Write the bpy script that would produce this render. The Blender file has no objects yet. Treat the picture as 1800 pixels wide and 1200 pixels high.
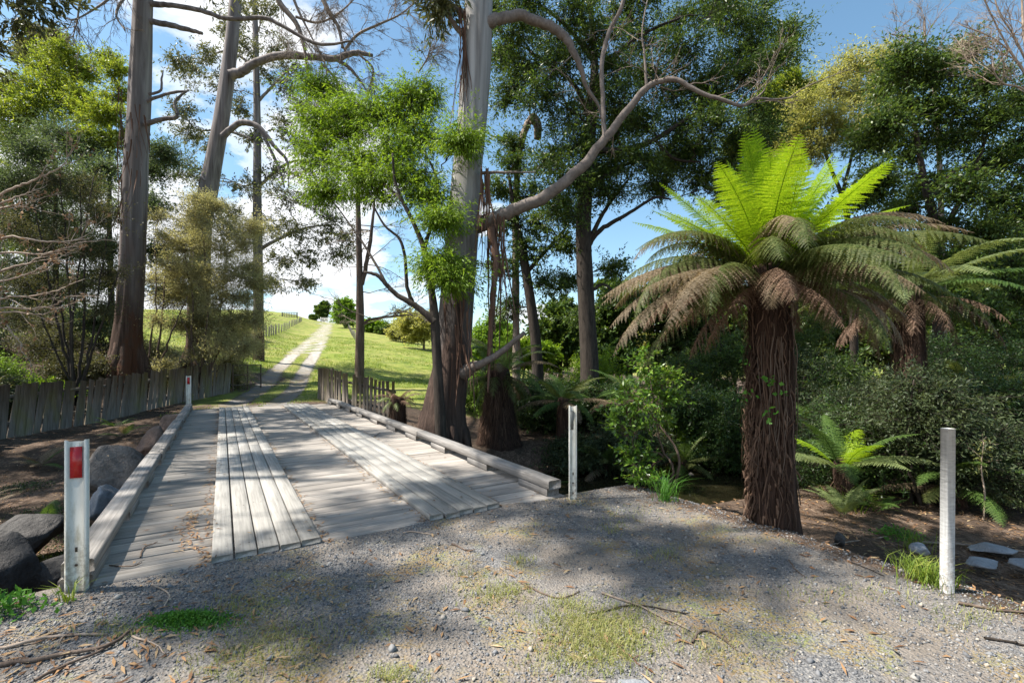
import bpy, bmesh, math
import numpy as np
from mathutils import Vector
scene = bpy.context.scene
COL = scene.collection
# ------------------------------------------------------------------ camera geometry used for measuring the place
F = 828.0; HC = 1.5; U0 = 900.0; V0 = 630.0
def P(u, v, Y): return np.array([(u-U0)*Y/F, Y, HC-(v-V0)*Y/F])
def G(u, v, z=0.0):
    Y = F*(HC-z)/(v-V0); return np.array([(u-U0)*Y/F, Y, z])
BA = np.array([-.5244, .8514]); TA = np.array([.8514, .5244]); B0 = np.array([-2.74, 3.105])
def SW(x, y):
    dx = x-B0[0]; dy = y-B0[1]
    return dx*BA[0]+dy*BA[1], dx*TA[0]+dy*TA[1]
def XY(s, w):
    return B0[0]+s*BA[0]+w*TA[0], B0[1]+s*BA[1]+w*TA[1]
def RNG(k): return np.random.default_rng(k)
def nrm(a): return a/np.maximum(np.linalg.norm(a, axis=-1, keepdims=True), 1e-9)
def sst(a, b, x):
    t = np.clip((x-a)/(b-a), 0, 1); return t*t*(3-2*t)
# ------------------------------------------------------------------ value noise
def _h(i, j, k):
    n = (i*374761393 + j*668265263 + k*1274126177) & 0x7fffffff
    n = ((n ^ (n >> 13))*1274126177) & 0x7fffffff
    return ((n ^ (n >> 16)) & 0xffff)/65535.0
def vnoise(x, y, z=0.0):
    x, y, z = np.broadcast_arrays(np.asarray(x, float), np.asarray(y, float), np.asarray(z, float))
    i = np.floor(x).astype(np.int64); j = np.floor(y).astype(np.int64); k = np.floor(z).astype(np.int64)
    fx = x-i; fy = y-j; fz = z-k
    fx = fx*fx*(3-2*fx); fy = fy*fy*(3-2*fy); fz = fz*fz*(3-2*fz)
    r = 0
    for a in (0, 1):
        for b in (0, 1):
            for c in (0, 1):
                r = r + _h(i+a, j+b, k+c)*(fx if a else 1-fx)*(fy if b else 1-fy)*(fz if c else 1-fz)
    return r*2-1
def fbm(x, y, z=0.0, o=3):
    r = 0; a = 1.0; t = 0
    for q in range(o):
        r = r+a*vnoise(np.asarray(x)*2**q+7.3*q, np.asarray(y)*2**q+1.7*q, np.asarray(z)*2**q); t += a; a *= .5
    return r/t
# ------------------------------------------------------------------ mesh collector
class MB:
    def __init__(s): s.v = []; s.q = []; s.t = []; s.n = 0
    def add(s, v, q=None, t=None):
        v = np.asarray(v, float).reshape(-1, 3)
        if q is not None and len(q): s.q.append(np.asarray(q, np.int64).reshape(-1, 4)+s.n)
        if t is not None and len(t): s.t.append(np.asarray(t, np.int64).reshape(-1, 3)+s.n)
        s.v.append(v); s.n += len(v)
    def build(s, name, mat, parent=None, smooth=False, origin=None):
        v = np.concatenate(s.v) if s.v else np.zeros((0, 3))
        q = np.concatenate(s.q) if s.q else np.zeros((0, 4), np.int64)
        t = np.concatenate(s.t) if s.t else np.zeros((0, 3), np.int64)
        off = np.zeros(3)
        if parent is not None: off = np.array(parent['_w'])
        loc = np.zeros(3)
        if parent is None and origin is not None: loc = np.asarray(origin, float); off = loc
        me = bpy.data.meshes.new(name)
        me.vertices.add(len(v)); me.vertices.foreach_set('co', (v-off).astype(np.float32).ravel())
        nl = 4*len(q)+3*len(t)
        me.loops.add(nl); me.loops.foreach_set('vertex_index', np.concatenate([q.ravel(), t.ravel()]).astype(np.int32))
        me.polygons.add(len(q)+len(t))
        st = np.concatenate([np.arange(len(q))*4, 4*len(q)+np.arange(len(t))*3]).astype(np.int32)
        me.polygons.foreach_set('loop_start', st)
        if smooth: me.polygons.foreach_set('use_smooth', np.ones(len(q)+len(t), bool))
        me.update(calc_edges=True)
        for m in (mat if isinstance(mat, (list, tuple)) else [mat]): me.materials.append(m)
        o = bpy.data.objects.new(name, me); COL.objects.link(o)
        if parent is not None: o.parent = parent; o['_w'] = list(parent['_w'])
        else: o.location = loc; o['_w'] = [float(c) for c in loc]
        return o
    # primitives
    def box(s, c, ax, sz, jit=0.0, rng=None):
        """centre c, three axes ax, full sizes sz"""
        c = np.asarray(c, float); ax = np.asarray(ax, float); sz = np.asarray(sz, float)/2
        k = np.array([[-1,-1,-1],[1,-1,-1],[1,1,-1],[-1,1,-1],[-1,-1,1],[1,-1,1],[1,1,1],[-1,1,1]], float)*sz
        if jit: k = k+rng.normal(0, jit, k.shape)
        s.add(c+k@ax, q=[[0,3,2,1],[4,5,6,7],[0,1,5,4],[1,2,6,5],[2,3,7,6],[3,0,4,7]])
    def bbox(s, c, ax, sz, b=.006):
        """box with chamfered long edges (octagon profile along axis 0)"""
        c = np.asarray(c, float); ax = np.asarray(ax, float); L, W, H = np.asarray(sz, float)/2
        pr = np.array([[-W+b,-H],[W-b,-H],[W,-H+b],[W,H-b],[W-b,H],[-W+b,H],[-W,H-b],[-W,-H+b]])
        v = []
        for e in (-L, L):
            for p in pr: v.append(c+e*ax[0]+p[0]*ax[1]+p[1]*ax[2])
        n = 8; q = [[i, (i+1) % n, n+(i+1) % n, n+i] for i in range(n)]
        q += [[7,0,3,4],[0,1,2,3],[4,5,6,7]]; q += [[15,12,11,8],[11,10,9,8],[15,14,13,12]]
        s.add(v, q=q)
def tubes(mb, Pt, R, k=5, amp=0.0, freq=(3, 1), seed=0, cap=True):
    Pt = np.asarray(Pt, float); R = np.asarray(R, float)
    if Pt.ndim == 2: Pt = Pt[None]; R = R[None]
    T, N, _ = Pt.shape
    if T == 0: return
    if cap:
        e = Pt[:, -1:]+(Pt[:, -1:]-Pt[:, -2:-1])*.02
        Pt = np.concatenate([Pt, e], 1); R = np.concatenate([R, R[:, -1:]*.05], 1); N += 1
    d = nrm(np.gradient(Pt, axis=1)); ov = nrm(Pt[:, -1]-Pt[:, 0])
    ref = np.where(np.abs(ov[:, 2:3]) > .75, np.array([[0, 1., 0]]), np.array([[0, 0, 1.]]))[:, None, :]
    a = nrm(np.cross(d, ref)); b = np.cross(d, a)
    th = np.arange(k)*2*np.pi/k
    rr = R[:, :, None]*np.ones(k)
    if amp:
        cz = np.cumsum(np.linalg.norm(np.diff(Pt, axis=1, prepend=Pt[:, :1]), axis=2), 1)[:, :, None]
        nz = fbm(np.cos(th)*freq[0]+seed, np.sin(th)*freq[0]+seed*.37, cz*freq[1], 3)
        rr = rr*(1+amp*nz)
    v = Pt[:, :, None]+rr[..., None]*(np.cos(th)[:, None]*a[:, :, None]+np.sin(th)[:, None]*b[:, :, None])
    idx = np.arange(T*N*k).reshape(T, N, k)
    q = np.stack([idx[:, :-1], np.roll(idx, -1, 2)[:, :-1], np.roll(idx, -1, 2)[:, 1:], idx[:, 1:]], -1)
    mb.add(v.reshape(-1, 3), q=q.reshape(-1, 4))
def spline(pts, rad, n):
    """Catmull-Rom through pts"""
    pts = np.asarray(pts, float); rad = np.asarray(rad, float)
    X = np.column_stack([pts, rad]); X = np.vstack([2*X[0]-X[1], X, 2*X[-1]-X[-2]])
    m = len(pts)-1; out = []
    for t in np.linspace(0, m-1e-6, n):
        i = int(t); f = t-i; p0, p1, p2, p3 = X[i:i+4]
        out.append(.5*((2*p1)+(-p0+p2)*f+(2*p0-5*p1+4*p2-p3)*f*f+(-p0+3*p1-3*p2+p3)*f**3))
    o = np.array(out); return o[:, :3], np.maximum(o[:, 3], .001)
def leaves(mb, c, ax, L, W, rng, up=.5, fold=.12):
    """one folded lance-shaped leaf quad each"""
    n = len(c)
    if n == 0: return
    ax = nrm(ax); r = rng.normal(size=(n, 3)); r[:, 2] += up*2
    sd = nrm(np.cross(ax, r)); nn = np.cross(sd, ax)
    L = (L*rng.uniform(.65, 1.25, n))[:, None]; W = (W*rng.uniform(.7, 1.2, n))[:, None]
    v = np.stack([c, c+ax*L*.42+sd*W*.5+nn*fold*W, c+ax*L, c+ax*L*.42-sd*W*.5+nn*fold*W], 1)
    mb.add(v.reshape(-1, 3), q=np.arange(4*n).reshape(-1, 4))
def ell(rng, n, shell=.5):
    d = nrm(rng.normal(size=(n, 3))); r = rng.uniform(0, 1, n)**(1/3*(1-shell*.6)); return d*r[:, None]
# ------------------------------------------------------------------ things
def thing(name, label, cat, loc=(0, 0, 0), group=None):
    o = bpy.data.objects.new(name, None); COL.objects.link(o)
    o.location = [float(c) for c in loc]; o['_w'] = [float(c) for c in loc]; o.empty_display_size = .1
    return tag(o, label, cat, group)
def tag(o, label, cat, group=None):
    o['label'] = label; o['category'] = cat
    if group: o['group'] = group
    return o
def kind(o, k):
    o['kind'] = k; return o
def dup(root, loc, label=None):
    r = root.copy(); COL.objects.link(r); r.location = loc
    if label: r['label'] = label
    for ch in list(root.children):
        c = ch.copy(); COL.objects.link(c); c.parent = r
        for g in list(ch.children):
            e = g.copy(); COL.objects.link(e); e.parent = c
    return r
# ------------------------------------------------------------------ materials
def newmat(name):
    m = bpy.data.materials.new(name); m.use_nodes = True; nt = m.node_tree
    nt.nodes.clear(); return m, nt
class N:
    def __init__(s, nt): s.nt = nt
    def __call__(s, typ, **kw):
        n = s.nt.nodes.new(typ)
        for k, v in kw.items():
            if k.startswith('_'): setattr(n, k[1:], v)
        return n
    def link(s, a, b): s.nt.links.new(a, b)
    def noise(s, vec, scale, detail=4, rough=.55, dist=0.0):
        n = s('ShaderNodeTexNoise'); n.inputs['Scale'].default_value = scale; n.inputs['Detail'].default_value = detail
        n.inputs['Roughness'].default_value = rough; n.inputs['Distortion'].default_value = dist
        if vec is not None: s.link(vec, n.inputs['Vector'])
        return n.outputs['Fac']
    def ramp(s, fac, stops, interp='LINEAR'):
        r = s('ShaderNodeValToRGB'); r.color_ramp.interpolation = interp
        el = r.color_ramp.elements
        while len(el) < len(stops): el.new(.5)
        for e, (p, c) in zip(el, stops): e.position = p; e.color = (c if len(c) == 4 else (*c, 1)) if isinstance(c, (tuple, list)) else (c, c, c, 1)
        s.link(fac, r.inputs['Fac']); return r.outputs['Color']
    def mix(s, f, a, b, mode='MIX'):
        m = s('ShaderNodeMix'); m.data_type = 'RGBA'; m.blend_type = mode
        for sk, val in ((m.inputs[0], f), (m.inputs[6], a), (m.inputs[7], b)):
            if isinstance(val, bpy.types.NodeSocket): s.link(val, sk)
            elif isinstance(val, (int, float)): sk.default_value = val if sk.type == 'VALUE' else (val, val, val, 1)
            else: sk.default_value = (*val, 1) if len(val) == 3 else val
        return m.outputs[2]
    def math(s, op, a, b=0.0, c=0.0, clamp=False):
        m = s('ShaderNodeMath'); m.operation = op; m.use_clamp = clamp
        for i, val in enumerate((a, b, c)):
            if isinstance(val, bpy.types.NodeSocket): s.link(val, m.inputs[i])
            else: m.inputs[i].default_value = val
        return m.outputs[0]
    def mapping(s, vec, scale=(1, 1, 1), rot=(0, 0, 0)):
        m = s('ShaderNodeMapping'); m.inputs['Scale'].default_value = scale; m.inputs['Rotation'].default_value = rot
        s.link(vec, m.inputs['Vector']); return m.outputs['Vector']
    def pos(s): return s('ShaderNodeNewGeometry').outputs['Position']
    def island(s): return s('ShaderNodeNewGeometry').outputs['Random Per Island']
    def attr(s, name):
        a = s('ShaderNodeAttribute'); a.attribute_name = name; return a.outputs['Fac']
    def bump(s, h, strength=.4, dist=.02, normal=None):
        b = s('ShaderNodeBump'); b.inputs['Strength'].default_value = strength; b.inputs['Distance'].default_value = dist
        s.link(h, b.inputs['Height'])
        if normal is not None: s.link(normal, b.inputs['Normal'])
        return b.outputs['Normal']
    def out(s, col, rough=.7, normal=None, spec=.3, metal=0.0):
        p = s('ShaderNodeBsdfPrincipled'); o = s('ShaderNodeOutputMaterial')
        for key, val in (('Base Color', col), ('Roughness', rough), ('Specular IOR Level', spec), ('Metallic', metal)):
            if isinstance(val, bpy.types.NodeSocket): s.link(val, p.inputs[key])
            else: p.inputs[key].default_value = (*val, 1) if isinstance(val, tuple) else val
        if normal is not None: s.link(normal, p.inputs['Normal'])
        s.link(p.outputs[0], o.inputs[0]); return p
def leafmat(name, stops, trans=.35, rough=.5, spec=.25, warm=(1.15, 1.1, .6)):
    m, nt = newmat(name); n = N(nt)
    c = n.ramp(n.island(), stops)
    big = n.noise(n.pos(), 1.1, 2)
    c = n.mix(n.math('MULTIPLY', n.math('SUBTRACT', big, .35, clamp=True), .9), c, stops[-1][1])
    p = n.out(c, rough, None, spec)
    tr = n('ShaderNodeBsdfTranslucent'); n.link(n.mix(1.0, c, warm, 'MULTIPLY'), tr.inputs['Color'])
    mx = n('ShaderNodeMixShader'); mx.inputs[0].default_value = trans
    n.link(p.outputs[0], mx.inputs[1]); n.link(tr.outputs[0], mx.inputs[2])
    o = [x for x in nt.nodes if x.type == 'OUTPUT_MATERIAL'][0]; n.link(mx.outputs[0], o.inputs[0])
    return m
def barkmat(name, dark, light, stripe=(9, 9, .7), bump=.6, dist=.03, rough=.85, patch=None, ptop=None):
    """vertical-grained bark; patch: colour of shed patches; ptop: (z0, z1, colour, colour) smooth bark above z0..z1"""
    m, nt = newmat(name); n = N(nt); pos = n.pos()
    g = n.noise(n.mapping(pos, stripe), 1.0, 6, .65, .6)
    g2 = n.noise(n.mapping(pos, (stripe[0]*4, stripe[1]*4, stripe[2]*3)), 1.0, 4, .6)
    f = n.math('ADD', n.math('MULTIPLY', g, .7), n.math('MULTIPLY', g2, .3))
    c = n.ramp(f, [(.32, dark), (.52, tuple((a+b)/2 for a, b in zip(dark, light))), (.68, light)])
    if patch: c = n.mix(n.ramp(n.noise(n.mapping(pos, (2.2, 2.2, .7)), 1.0, 4, .6), [(.5, 0.0), (.6, 1.0)]), c, patch)
    hb = n.math('MULTIPLY', f, 1.0)
    if ptop:
        sx = n('ShaderNodeSeparateXYZ'); n.link(pos, sx.inputs[0])
        wob = n.math('MULTIPLY_ADD', n.noise(n.mapping(pos, (3.5, 3.5, .35)), 1.0, 4, .6), 5.0, -2.5)
        z = n.math('ADD', sx.outputs['Z'], wob)
        mr = n('ShaderNodeMapRange'); n.link(z, mr.inputs[0]); mr.inputs[1].default_value = ptop[0]; mr.inputs[2].default_value = ptop[1]
        sm = n.ramp(n.noise(n.mapping(pos, (5, 5, .28)), 1.0, 5, .6, .8), [(.3, ptop[2]), (.5, tuple((a+b)/2 for a, b in zip(ptop[2], ptop[3]))), (.66, ptop[3])])
        c = n.mix(mr.outputs[0], c, sm)
        hb = n.math('MULTIPLY', f, n.math('SUBTRACT', 1.12, mr.outputs[0]))
    n.out(c, rough, n.bump(hb, bump, dist), .2); return m
def woodmat(name, dark, light, axis_rot, bump=.35, moss=None, tint=.35, spots=0):
    """weathered timber; grain runs along local x after rotating by axis_rot about z"""
    m, nt = newmat(name); n = N(nt); pos = n.pos()
    mp = n.mapping(pos, (1, 1, 1), (0, 0, axis_rot))
    isl = n.island()
    off = n('ShaderNodeVectorMath'); off.operation = 'ADD'; cx = n('ShaderNodeCombineXYZ')
    n.link(n.math('MULTIPLY', isl, 37.0), cx.inputs[0]); n.link(n.math('MULTIPLY', isl, 11.0), cx.inputs[1])
    n.link(mp, off.inputs[0]); n.link(cx.outputs[0], off.inputs[1])
    g = n.noise(n.mapping(off.outputs[0], (1.6, 42, 42)), 1.0, 6, .65, .35)
    b = n.noise(n.mapping(off.outputs[0], (.9, 5, 5)), 1.0, 4, .55)
    c = n.ramp(n.math('ADD', n.math('MULTIPLY', g, .65), n.math('MULTIPLY', b, .35)), [(.34, dark), (.5, tuple((a+d)/2 for a, d in zip(dark, light))), (.64, light)])
    v = n.math('MULTIPLY_ADD', isl, tint, 1-tint*.6)
    c = n.mix(1.0, c, n.ramp(v, [(0, 0.0), (1, 1.0)]), 'MULTIPLY')
    if moss:
        mk = n.ramp(n.noise(n.mapping(pos, (1.7, 1.7, .8)), 1.0, 4, .6), [(.48, 0.0), (.66, 1.0)])
        c = n.mix(n.math('MULTIPLY', mk, .8), c, moss)
    n.out(c, .8, n.bump(g, bump, .008), .25); return m
# ================================================================== camera, light, sky
cam = bpy.data.cameras.new('camera'); cam.lens = 36*F/1800; cam.sensor_width = 36; cam.sensor_fit = 'HORIZONTAL'
cam.shift_y = 30/1800; cam.clip_start = .05; cam.clip_end = 3000
co = bpy.data.objects.new('camera', cam); co.location = (0, 0, HC); co.rotation_euler = (math.pi/2, 0, 0); COL.objects.link(co)
scene.camera = co
SUN = nrm(np.array([-1.0, -.08, 0])); SEL = math.radians(57)
sv = np.array([SUN[0]*math.cos(SEL), SUN[1]*math.cos(SEL), math.sin(SEL)])
sl = bpy.data.lights.new('sun', 'SUN'); sl.energy = 5.0; sl.angle = math.radians(.55); sl.color = (1, .95, .87)
so = bpy.data.objects.new('sun', sl); COL.objects.link(so); so.location = (-20, 20, 40)
so.rotation_euler = Vector(sv).to_track_quat('Z', 'Y').to_euler()
w = bpy.data.worlds.new('World'); scene.world = w; w.use_nodes = True
nt = w.node_tree; nt.nodes.clear(); n = N(nt)
sky = n('ShaderNodeTexSky'); sky.sky_type = 'NISHITA'; sky.sun_disc = False
sky.sun_elevation = SEL; sky.sun_rotation = math.atan2(sv[0], sv[1]); sky.altitude = 100; sky.air_density = 1.0; sky.dust_density = .6; sky.ozone_density = 1.6
bg = n('ShaderNodeBackground'); bg.inputs['Strength'].default_value = .115
sat = n('ShaderNodeHueSaturation'); sat.inputs['Hue'].default_value = .485; sat.inputs['Saturation'].default_value = 1.05; sat.inputs['Value'].default_value = .9; n.link(sky.outputs[0], sat.inputs['Color'])
n.link(sat.outputs[0], bg.inputs['Color'])
tc = n('ShaderNodeTexCoord'); sx = n('ShaderNodeSeparateXYZ'); n.link(tc.outputs['Generated'], sx.inputs[0])
# cloud deck: the view direction met with a flat layer, so clouds shrink towards the horizon
zc = n.math('MAXIMUM', n.math('ADD', sx.outputs['Z'], .30), .03)
cb = n('ShaderNodeCombineXYZ'); n.link(n.math('DIVIDE', sx.outputs['X'], zc), cb.inputs[0]); n.link(n.math('DIVIDE', sx.outputs['Y'], zc), cb.inputs[1])
cb.inputs[2].default_value = 3.7
cn = n.noise(cb.outputs[0], 2.3, 10, .56, .15)
az = n.math('DIVIDE', sx.outputs['X'], n.math('MAXIMUM', sx.outputs['Y'], .05))
mr = n('ShaderNodeMapRange'); mr.interpolation_type = 'SMOOTHSTEP'; n.link(az, mr.inputs[0])
mr.inputs[1].default_value = -.02; mr.inputs[2].default_value = -.55; mr.inputs[3].default_value = -.15; mr.inputs[4].default_value = .085
lo = n('ShaderNodeMapRange'); n.link(sx.outputs['Z'], lo.inputs[0]); lo.inputs[1].default_value = .5; lo.inputs[2].default_value = .0
lo.inputs[3].default_value = -.10; lo.inputs[4].default_value = .11
cm = n.math('ADD', n.math('ADD', cn, mr.outputs[0]), lo.outputs[0])
mask = n.ramp(cm, [(.485, 0.0), (.525, .55), (.58, 1.0)], 'EASE')
cbk = n('ShaderNodeBackground'); n.link(n.ramp(cm, [(.5, (.95, .97, 1.0)), (.9, (.90, .92, .96))]), cbk.inputs['Color']); cbk.inputs['Strength'].default_value = .6
ms = n('ShaderNodeMixShader'); n.link(mask, ms.inputs[0]); n.link(bg.outputs[0], ms.inputs[1]); n.link(cbk.outputs[0], ms.inputs[2])
wo = n('ShaderNodeOutputWorld'); n.link(ms.outputs[0], wo.inputs[0])
scene.view_settings.view_transform = 'Standard'; scene.view_settings.look = 'None'; scene.view_settings.exposure = 1.1; scene.view_settings.gamma = 1
cy = scene.cycles
cy.max_bounces = 7; cy.diffuse_bounces = 4; cy.glossy_bounces = 2; cy.transmission_bounces = 4; cy.transparent_max_bounces = 4
cy.caustics_reflective = False; cy.caustics_refractive = False; cy.sample_clamp_indirect = 6
cy.use_denoising = True
# ================================================================== materials
M = {}
M['bark_grey'] = barkmat('grey_gum_bark', (.035, .022, .016), (.15, .095, .07), (10, 10, .6), 1.0, .05, patch=(.10, .045, .025), ptop=(2.5, 7.0, (.10, .082, .075), (.29, .255, .24), (.075, .045, .032)))
M['bark_smooth'] = barkmat('smooth_gum_bark', (.03, .02, .016), (.13, .085, .065), (14, 14, .45), 1.0, .05, ptop=(1.5, 5.0, (.16, .15, .142), (.42, .405, .385), (.15, .125, .11)))
M['bark_limb'] = barkmat('pale_limb_bark', (.10, .08, .068), (.27, .225, .195), (6, 6, 6), .4, .02)
M['bark_dead'] = barkmat('dead_twig_bark', (.13, .10, .08), (.36, .29, .23), (8, 8, 8), .3, .01)
M['bark_deadpale'] = barkmat('bleached_twig_bark', (.22, .16, .12), (.50, .40, .31), (8, 8, 8), .3, .01)
M['bark_dark'] = barkmat('dark_wattle_bark', (.018, .014, .011), (.085, .068, .055), (12, 12, 2), .8, .03)
M['bark_mid'] = barkmat('brown_bark', (.06, .04, .03), (.20, .15, .115), (10, 10, 1.5), .7, .03)
M['bark_strip'] = barkmat('hanging_bark', (.06, .03, .02), (.22, .13, .09), (20, 20, 1), .5, .01)
M['fibre'] = barkmat('fern_fibre', (.016, .010, .0075), (.095, .056, .040), (26, 26, 1.5), 1.0, .03, .95)
M['strand'] = leafmat('fern_strands', [(0, (.026, .016, .012)), (.6, (.072, .044, .032)), (1, (.18, .115, .08))], .1, .9, .1)
M['lf_bright'] = leafmat('bright_wattle_leaf', [(0, (.10, .19, .016)), (.6, (.17, .29, .024)), (1, (.27, .38, .036))], .5)
M['lf_dark'] = leafmat('blackwood_leaf', [(0, (.028, .062, .018)), (.55, (.06, .115, .024)), (1, (.15, .21, .04))], .42, .42, .35)
M['lf_olive'] = leafmat('olive_wattle_leaf', [(0, (.26, .27, .09)), (.5, (.38, .385, .14)), (1, (.46, .45, .17))], .58)
M['lf_gum'] = leafmat('gum_leaf', [(0, (.05, .068, .032)), (.6, (.10, .118, .055)), (1, (.21, .205, .10))], .4, .4, .4)
M['lf_yellow'] = leafmat('yellow_wattle_leaf', [(0, (.11, .17, .022)), (.5, (.19, .27, .032)), (1, (.32, .36, .055))], .52)
M['lf_blue'] = leafmat('silver_wattle_leaf', [(0, (.045, .078, .04)), (.6, (.09, .135, .07)), (1, (.16, .21, .11))], .45)
M['lf_tea'] = leafmat('tea_tree_leaf', [(0, (.23, .225, .125)), (.5, (.37, .355, .205)), (1, (.52, .49, .32))], .55)
M['lf_teadark'] = leafmat('dark_tea_tree_leaf', [(0, (.045, .055, .025)), (.6, (.09, .098, .046)), (1, (.17, .155, .075))], .42)
M['lf_scrub'] = leafmat('grey_scrub_leaf', [(0, (.028, .045, .02)), (.6, (.05, .078, .034)), (1, (.12, .145, .065))], .38)
M['lf_gloss'] = leafmat('glossy_sapling_leaf', [(0, (.05, .12, .015)), (.7, (.10, .21, .025)), (1, (.26, .38, .05))], .38, .28, .6)
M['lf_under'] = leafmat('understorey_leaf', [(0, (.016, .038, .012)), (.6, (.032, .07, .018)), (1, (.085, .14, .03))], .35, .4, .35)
M['lf_spring'] = leafmat('spring_green_leaf', [(0, (.13, .24, .03)), (1, (.24, .37, .05))], .4)
M['fr_fresh'] = leafmat('fresh_frond', [(0, (.17, .30, .012)), (.6, (.25, .40, .018)), (1, (.36, .48, .03))], .5, .45)
M['fr_mature'] = leafmat('mature_frond', [(0, (.045, .07, .018)), (.6, (.09, .12, .032)), (1, (.18, .19, .07))], .42, .5)
M['fr_dark'] = leafmat('dark_frond', [(0, (.04, .085, .02)), (.6, (.075, .14, .03)), (1, (.13, .20, .045))], .38, .5)  # darker green leaf colour of the creek ferns
M['fr_silver'] = leafmat('silvery_frond', [(0, (.11, .15, .055)), (.6, (.18, .23, .085)), (1, (.27, .31, .13))], .36, .5)
M['fr_tan'] = leafmat('browning_frond', [(0, (.095, .07, .038)), (.5, (.18, .135, .078)), (1, (.31, .24, .16))], .38, .6, .2, (1.1, 1, .8))
M['fr_dead'] = leafmat('dead_frond', [(0, (.08, .045, .03)), (.5, (.16, .10, .068)), (1, (.28, .19, .135))], .25, .8, .1, (1.1, .95, .8))
M['grass'] = leafmat('grass_blade', [(0, (.10, .17, .02)), (.6, (.17, .26, .03)), (1, (.30, .33, .07))], .35)
M['grass_dry'] = leafmat('thin_grass_blade', [(0, (.16, .20, .05)), (.5, (.24, .27, .07)), (1, (.34, .30, .13))], .3)
M['weed'] = leafmat('weed_leaf', [(0, (.05, .16, .02)), (1, (.11, .27, .035))], .35)
M['litter'] = leafmat('dry_leaf', [(0, (.10, .05, .03)), (.4, (.22, .11, .055)), (.75, (.36, .20, .09)), (1, (.45, .34, .20))], .15, .6, .2, (1, 1, 1))
DECKROT = -math.atan2(TA[1], TA[0]); LONGROT = -math.atan2(BA[1], BA[0])
M['deck'] = woodmat('grey_deck_boards', (.15, .132, .115), (.43, .39, .345), DECKROT)
M['strip'] = woodmat('pale_running_boards', (.21, .20, .182), (.42, .40, .365), LONGROT, .3, tint=.14)
M['kerb'] = woodmat('grey_kerb_timber', (.13, .12, .11), (.37, .345, .32), LONGROT, .5)
M['paling'] = woodmat('weathered_palings', (.09, .072, .054), (.28, .235, .19), 0, .4, moss=(.16, .145, .045))
M['paling'].node_tree  # grain of palings is vertical: swap the mapping
for nd in M['paling'].node_tree.nodes:
    if nd.type == 'MAPPING':
        s_ = nd.inputs['Scale'].default_value
        if abs(s_[0]-1.6) < .01: nd.inputs['Scale'].default_value = (34, 34, 1.4)
        elif abs(s_[0]-.9) < .01: nd.inputs['Scale'].default_value = (5, 5, .9)
def mud(n, c):
    sx = n('ShaderNodeSeparateXYZ'); n.link(n.pos(), sx.inputs[0]); mr = n('ShaderNodeMapRange'); mr.inputs[1].default_value = .42; mr.inputs[2].default_value = -.02; n.link(sx.outputs['Z'], mr.inputs[0])
    f = n.math('MULTIPLY', mr.outputs[0], n.ramp(n.noise(n.pos(), 38, 5, .7), [(.40, 0.0), (.60, 1.0)])); return n.mix(n.math('MULTIPLY', f, .85), c, (.17, .13, .095))
def plain(name, col, rough=.6, noise=0.12, scale=8, bump=.1, spec=.3, metal=0.0, dirt=None):
    m, nt = newmat(name); n = N(nt)
    f = n.noise(n.pos(), scale, 5, .6)
    c = n.mix(f, tuple(x*(1-noise) for x in col), tuple(min(1, x*(1+noise)) for x in col))
    if dirt:
        c = mud(n, n.mix(n.ramp(n.noise(n.mapping(n.pos(), (16, 16, 4)), 1.0, 6, .7), [(.50, 0.0), (.68, .8)]), c, dirt))
    n.out(c, rough, n.bump(f, bump, .01), spec, metal); return m
M['white'] = plain('white_painted_metal', (.64, .62, .54), .5, .08, 14, .05, .35, dirt=(.34, .30, .20))
M['whitewood'] = None
m_, nt_ = newmat('white_painted_timber'); n_ = N(nt_)
wv = n_.noise(n_.mapping(n_.pos(), (20, 20, 95)), 1.0, 3, .6)
gr = n_.noise(n_.mapping(n_.pos(), (60, 60, 2)), 1.0, 3, .5)
cc = n_.ramp(n_.math('ADD', n_.math('MULTIPLY', wv, .6), n_.math('MULTIPLY', gr, .4)), [(.30, (.30, .30, .29)), (.48, (.43, .43, .42)), (.66, (.54, .54, .52))])
n_.out(mud(n_, cc), .7, n_.bump(wv, .35, .006), .2); M['whitewood'] = m_
M['red'] = plain('red_reflector', (.42, .012, .014), .25, .1, 60, .05, .6)
M['greyref'] = plain('grey_reflector', (.19, .19, .17), .35, .15, 40, .05, .5)
M['bolt'] = plain('rusty_bolt', (.10, .075, .055), .6, .3, 40, .1, .4, .6)
M['wire'] = plain('fence_wire', (.25, .25, .25), .4, .1, 10, 0, .4, .7)
M['greypost'] = plain('grey_fence_post', (.17, .15, .13), .85, .35, 9, .3)
M['gatepaint'] = plain('pale_gate_paint', (.72, .70, .64), .5, .05)
def rockmat(name, a, b, bump=.5):
    m, nt = newmat(name); n = N(nt); f = n.noise(n.pos(), 4.5, 10, .7, .5); f2 = n.noise(n.pos(), 26, 5, .6)
    c = n.ramp(n.math('ADD', n.math('MULTIPLY', f, .7), n.math('MULTIPLY', f2, .3)), [(.33, a), (.52, tuple((x+y)/2 for x, y in zip(a, b))), (.68, b)])
    n.out(c, .75, n.bump(n.math('ADD', f, n.math('MULTIPLY', f2, .5)), bump*1.8, .06), .3); return m
M['rock_grey'] = rockmat('grey_boulder', (.075, .062, .052), (.27, .24, .215))
M['rock_brown'] = rockmat('brown_boulder', (.11, .07, .05), (.29, .20, .155))
M['rock_dark'] = rockmat('dark_boulder', (.035, .032, .03), (.12, .11, .10))
M['rock_slate'] = rockmat('slate_rock', (.16, .17, .18), (.36, .37, .39), .35)
# loose stones
m_, nt_ = newmat('blue_metal_stone'); n_ = N(nt_)
cc = n_.ramp(n_.island(), [(0, (.075, .077, .082)), (.4, (.145, .147, .152)), (.75, (.215, .215, .217)), (.92, (.31, .29, .26)), (1, (.40, .33, .25))])
n_.out(cc, .8, None, .3); M['stone'] = m_
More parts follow.
